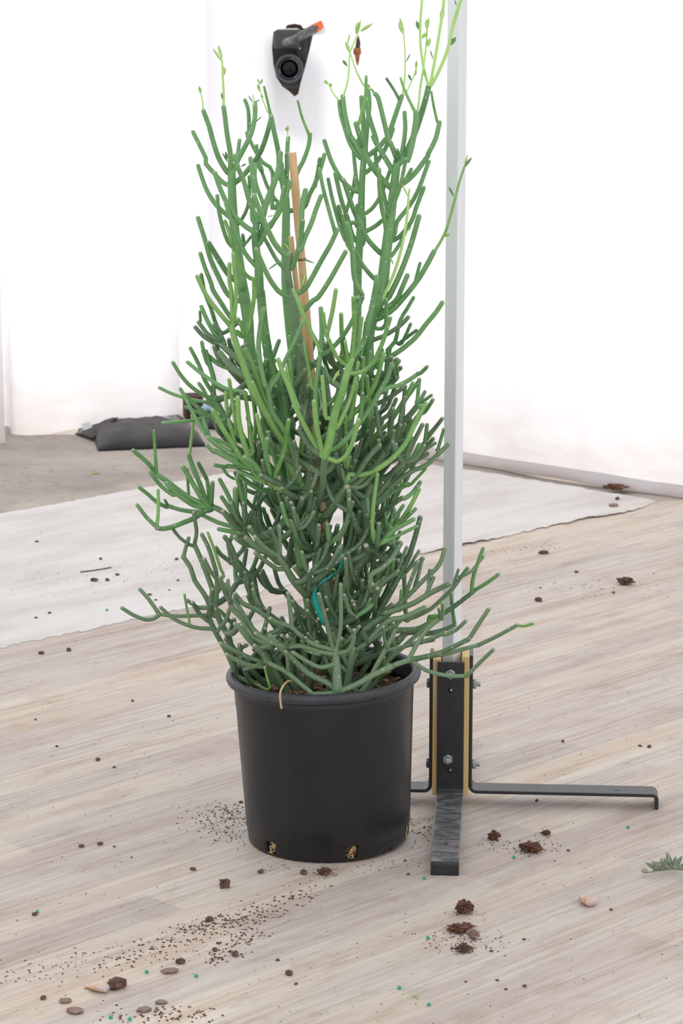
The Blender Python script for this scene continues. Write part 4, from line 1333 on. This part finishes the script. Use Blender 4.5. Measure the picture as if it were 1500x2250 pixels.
many = """424,1912,14 76,2011,14 95,2195,16 460,2024,20 516,2100,20 472,2089,16 610,2111,10 635,2142,20 650,2163,10 890,1892,8 897,1922,9 572,1918,16 667,1920,20
1155,1857,14 1248,1870,8 993,2085,9 1151,2065,8 1079,2091,9 1342,2000,9 1092,2155,9 1152,2168,11 1023,2158,7 1111,2175,8 215,1671,13 251,1687,8 78,1582,7 125,1641,8 291,1541,8 371,1575,9 220,1856,14 179,1861,13 251,1861,7 289,1884,6 529,1764,10
1236,1630,10 1406,1640,9 1426,1642,12 1179,1760,9 1266,1258,10 1347,1303,8 1187,1292,6 151,1430,15 91,1437,14 1356,1098,13"""
for t in many.split():
    x, y, s = map(float, t.split(',')); tag(chip(x, y, s, s*.55), *crumb_label(x, y))
for t in '81,1191,9 221,1229,10 236,1276,12 207,1277,17 258,1264,11 388,1230,11 329,1308,11 109,1348,9 79,1358,8 342,1319,8 391,1276,7 372,1297,6'.split():
    x, y, s = map(float, t.split(',')); tag(chip(x, y, s, s*.5), 'small dark bark crumb on the cream board sheet', 'bark chip', 'bark crumbs on the cream board')
bead_me = None
for t in '322,2138 431,2147 285,2242 243,2238 82,2006 932,1932 940,2063 877,2173 942,2210 1379,1820 1142,1862 1129,1886 1001,2041 1483,1891 235,1342'.split():
    x, y = map(float, t.split(',')); z = zfloor(x, y); q = G(x, y, z); s = (q-Vector((0, 0, H))).length/F
    if bead_me is None:
        bm = bmesh.new(); bmesh.ops.create_uvsphere(bm, u_segments=12, v_segments=8, radius=.0027)
        o = mesh_obj('fertilizer_bead', bm, M['bead']); bead_me = o.data
    else: o = link('fertilizer_bead', bead_me)
    o.location = (q.x, q.y, z+.0021); tag(o, 'tiny round teal fertilizer bead on the floor', 'bead', 'teal fertilizer beads')
def soft_leaf(name, lb, cat, x, y, wpx, ang, m, wd=.5):
    z = zfloor(x, y); q = G(x, y, z); s = (q-Vector((0, 0, H))).length/F; L = wpx*s
    d = Vector((math.cos(ang), math.sin(ang), .05)); o = mesh_obj(name, leaf_bm(-d*L/2+Vector((0, 0, .0015)), d*L/2+Vector((0, 0, .002)), L*wd), M[m]); o.location = (q.x, q.y, z+.0008)
    return tag(o, lb, cat)
soft_leaf('fallen_leaf', 'pale green fallen leaf on the grey dirt ground', 'leaf', 210, 1042, 16, .3, 'leafg', .8)
soft_leaf('straw_bit', 'short straw sliver near the tall soil clod', 'straw', 1064, 2024, 12, .9, 'straw', .35)
soft_leaf('leaf_bit', 'tiny yellow green leaf fragment near two teal beads', 'leaf', 912, 2193, 13, -.1, 'leafg', .5)
tw = [G(177, 1258, ZC), G(210, 1254, ZC), G(244, 1248, ZC)]; cc = cr([p+Vector((0, 0, .0015)) for p in tw], .01)
tag(mesh_obj('dry_twig', tube_mesh(cc, [.0014]*len(cc), 6), M['bark']), 'thin dry brown twig lying on the cream board', 'twig')
def kernel(x, y, L, ang, lb):
    q = G(x, y, 0); bm = bmesh.new(); n = 20; rows = []
    for i in range(n+1):
        t = i/n; r = L*(.10+.22*math.sin(math.pi*min(1, max(0, (t-.25)/.8)))**.7 if t > .25 else .10+.02*math.sin(t*9))
        rows.append([bm.verts.new(Vector((L*(t-.5), r*math.cos(a), max(.0004, r*.75*(math.sin(a)*.85+.95)-(.28*r*max(0, math.sin(a))*math.sin(math.pi*t)*1.6))))) for a in [2*math.pi*k/14 for k in range(14)]])
    for a, b in zip(rows, rows[1:]):
        for k in range(14): bm.faces.new((a[k], a[(k+1) % 14], b[(k+1) % 14], b[k]))
    bm.faces.new(rows[0][::-1]); bm.faces.new(rows[-1])
    bmesh.ops.transform(bm, matrix=Matrix.Rotation(ang, 4, 'Z'), verts=bm.verts)
    o = mesh_obj('seed_husk', bm, M['husk']); o.location = q; return tag(o, lb, 'husk')
kernel(1288, 1984, .038, -1.25, 'shiny amber and white seed husk on the open floor')
kernel(212, 2176, .036, -.5, 'pale curled seed husk beside the reddish bark chunk')
# weed sprig
q = G(1475, 1925, 0); sprig = thing('weed_sprig', 'wilted grey green weed sprig lying on the floor', 'sprig', loc=q)
sp = cr([Vector((-.035, 0, .006)), Vector((0, .004, .009)), Vector((.04, .0, .008)), Vector((.075, .006, .006))], .006)
mesh_obj('stalk', tube_mesh(sp, [.0013]*len(sp), 6), M['sage'], sprig)
for i in range(46):
    p = sp[int(random.random()*len(sp))]; a = random.uniform(0, 6.28); e = Vector((math.cos(a)*.8-.35, math.sin(a)*.8, random.uniform(0, 1.1))).normalized()*random.uniform(.012, .030)
    t_ = p+e; t_.z = max(.001, t_.z); mesh_obj('leaf', leaf_bm(p, t_, random.uniform(.005, .009)), M['sage'], sprig)
# loose soil crumbs
KEEP.append(lambda p: math.hypot(p.x-base.x, p.y-base.y) < .132)
def onfoot(p):
    d_ = p-ctr; a_, b_ = d_.dot(fd), d_.dot(rd); return abs(a_) < .05 and abs(b_) < .05 or (abs(b_) < .026 and -.05 < a_ < Lf+.008) or (abs(a_) < .026 and abs(b_) < Lr+.008)
KEEP.append(onfoot)
bm = bmesh.new()
def crumbs(n, fn, lo, hi): bits(bm, int(n*1.25), fn, lo, hi*1.7, .55, 1.2)
def seg(x0, y0, x1, y1, sp_):
    def f():
        t = random.random(); x = x0+(x1-x0)*t+random.gauss(0, sp_*1.8); y = y0+(y1-y0)*t+random.gauss(0, sp_*.6)
        z = zfloor(x, y); return G(x, y, z)+Vector((0, 0, .0004))
    return f
crumbs(260, seg(470, 1800, 535, 1785, 22), .0004, .0014); crumbs(90, seg(480, 1830, 540, 1840, 14), .0004, .0012)
crumbs(220, seg(260, 2115, 700, 1950, 16), .0004, .0017); crumbs(160, seg(380, 2045, 600, 2010, 12), .0004, .0016)
crumbs(120, seg(470, 2110, 560, 2040, 14), .0005, .0018); crumbs(160, seg(20, 2150, 400, 2080, 22), .0004, .0013)
crumbs(130, seg(905, 1850, 950, 1800, 16), .0004, .0013); crumbs(130, seg(570, 1905, 880, 1900, 14), .0003, .001)
crumbs(110, seg(980, 2060, 1060, 2070, 26), .0004, .0013); crumbs(60, seg(1120, 1865, 1220, 1860, 18), .0004, .0012)
crumbs(90, seg(240, 2230, 440, 2230, 18), .0005, .0018); crumbs(60, seg(1150, 1290, 1430, 1290, 18), .0004, .0014)
crumbs(60, seg(1060, 1215, 1240, 1200, 6), .0004, .0012); crumbs(140, seg(0, 1300, 460, 1230, 50), .0003, .0011)
for x_, y_, a_, b_, m_, sh_, lb_, an_ in uniq:
    if sh_ == 'clod' and y_ > 1300: crumbs(22, seg(x_-a_*.5, y_+4, x_+a_*.5, y_+2, 7), .0004, .0011)
def anyw():
    x, y = random.uniform(-20, 1520), random.uniform(1180, 2260)
    if y < 1425-.22*x: return None
    return G(x, y, ZV)+Vector((0, 0, .0003))
crumbs(900, anyw, .0002, .0009)
tag(mesh_obj('soil_crumbs', bm, M['crumb'], None, False), 'loose brown soil crumbs strewn over the floor sheets', 'soil', None, 'stuff')
bm = bmesh.new(); bits(bm, 110, anyw, .0003, .0010, .5); bits(bm, 16, seg(240, 2220, 340, 2190, 14), .0012, .0022, .6); bits(bm, 60, seg(200, 999, 470, 994, 2), .0006, .0014, .6)
tag(mesh_obj('perlite_grains', bm, M['white'], None, False), 'tiny white perlite grains strewn among the soil crumbs', 'perlite', None, 'stuff')
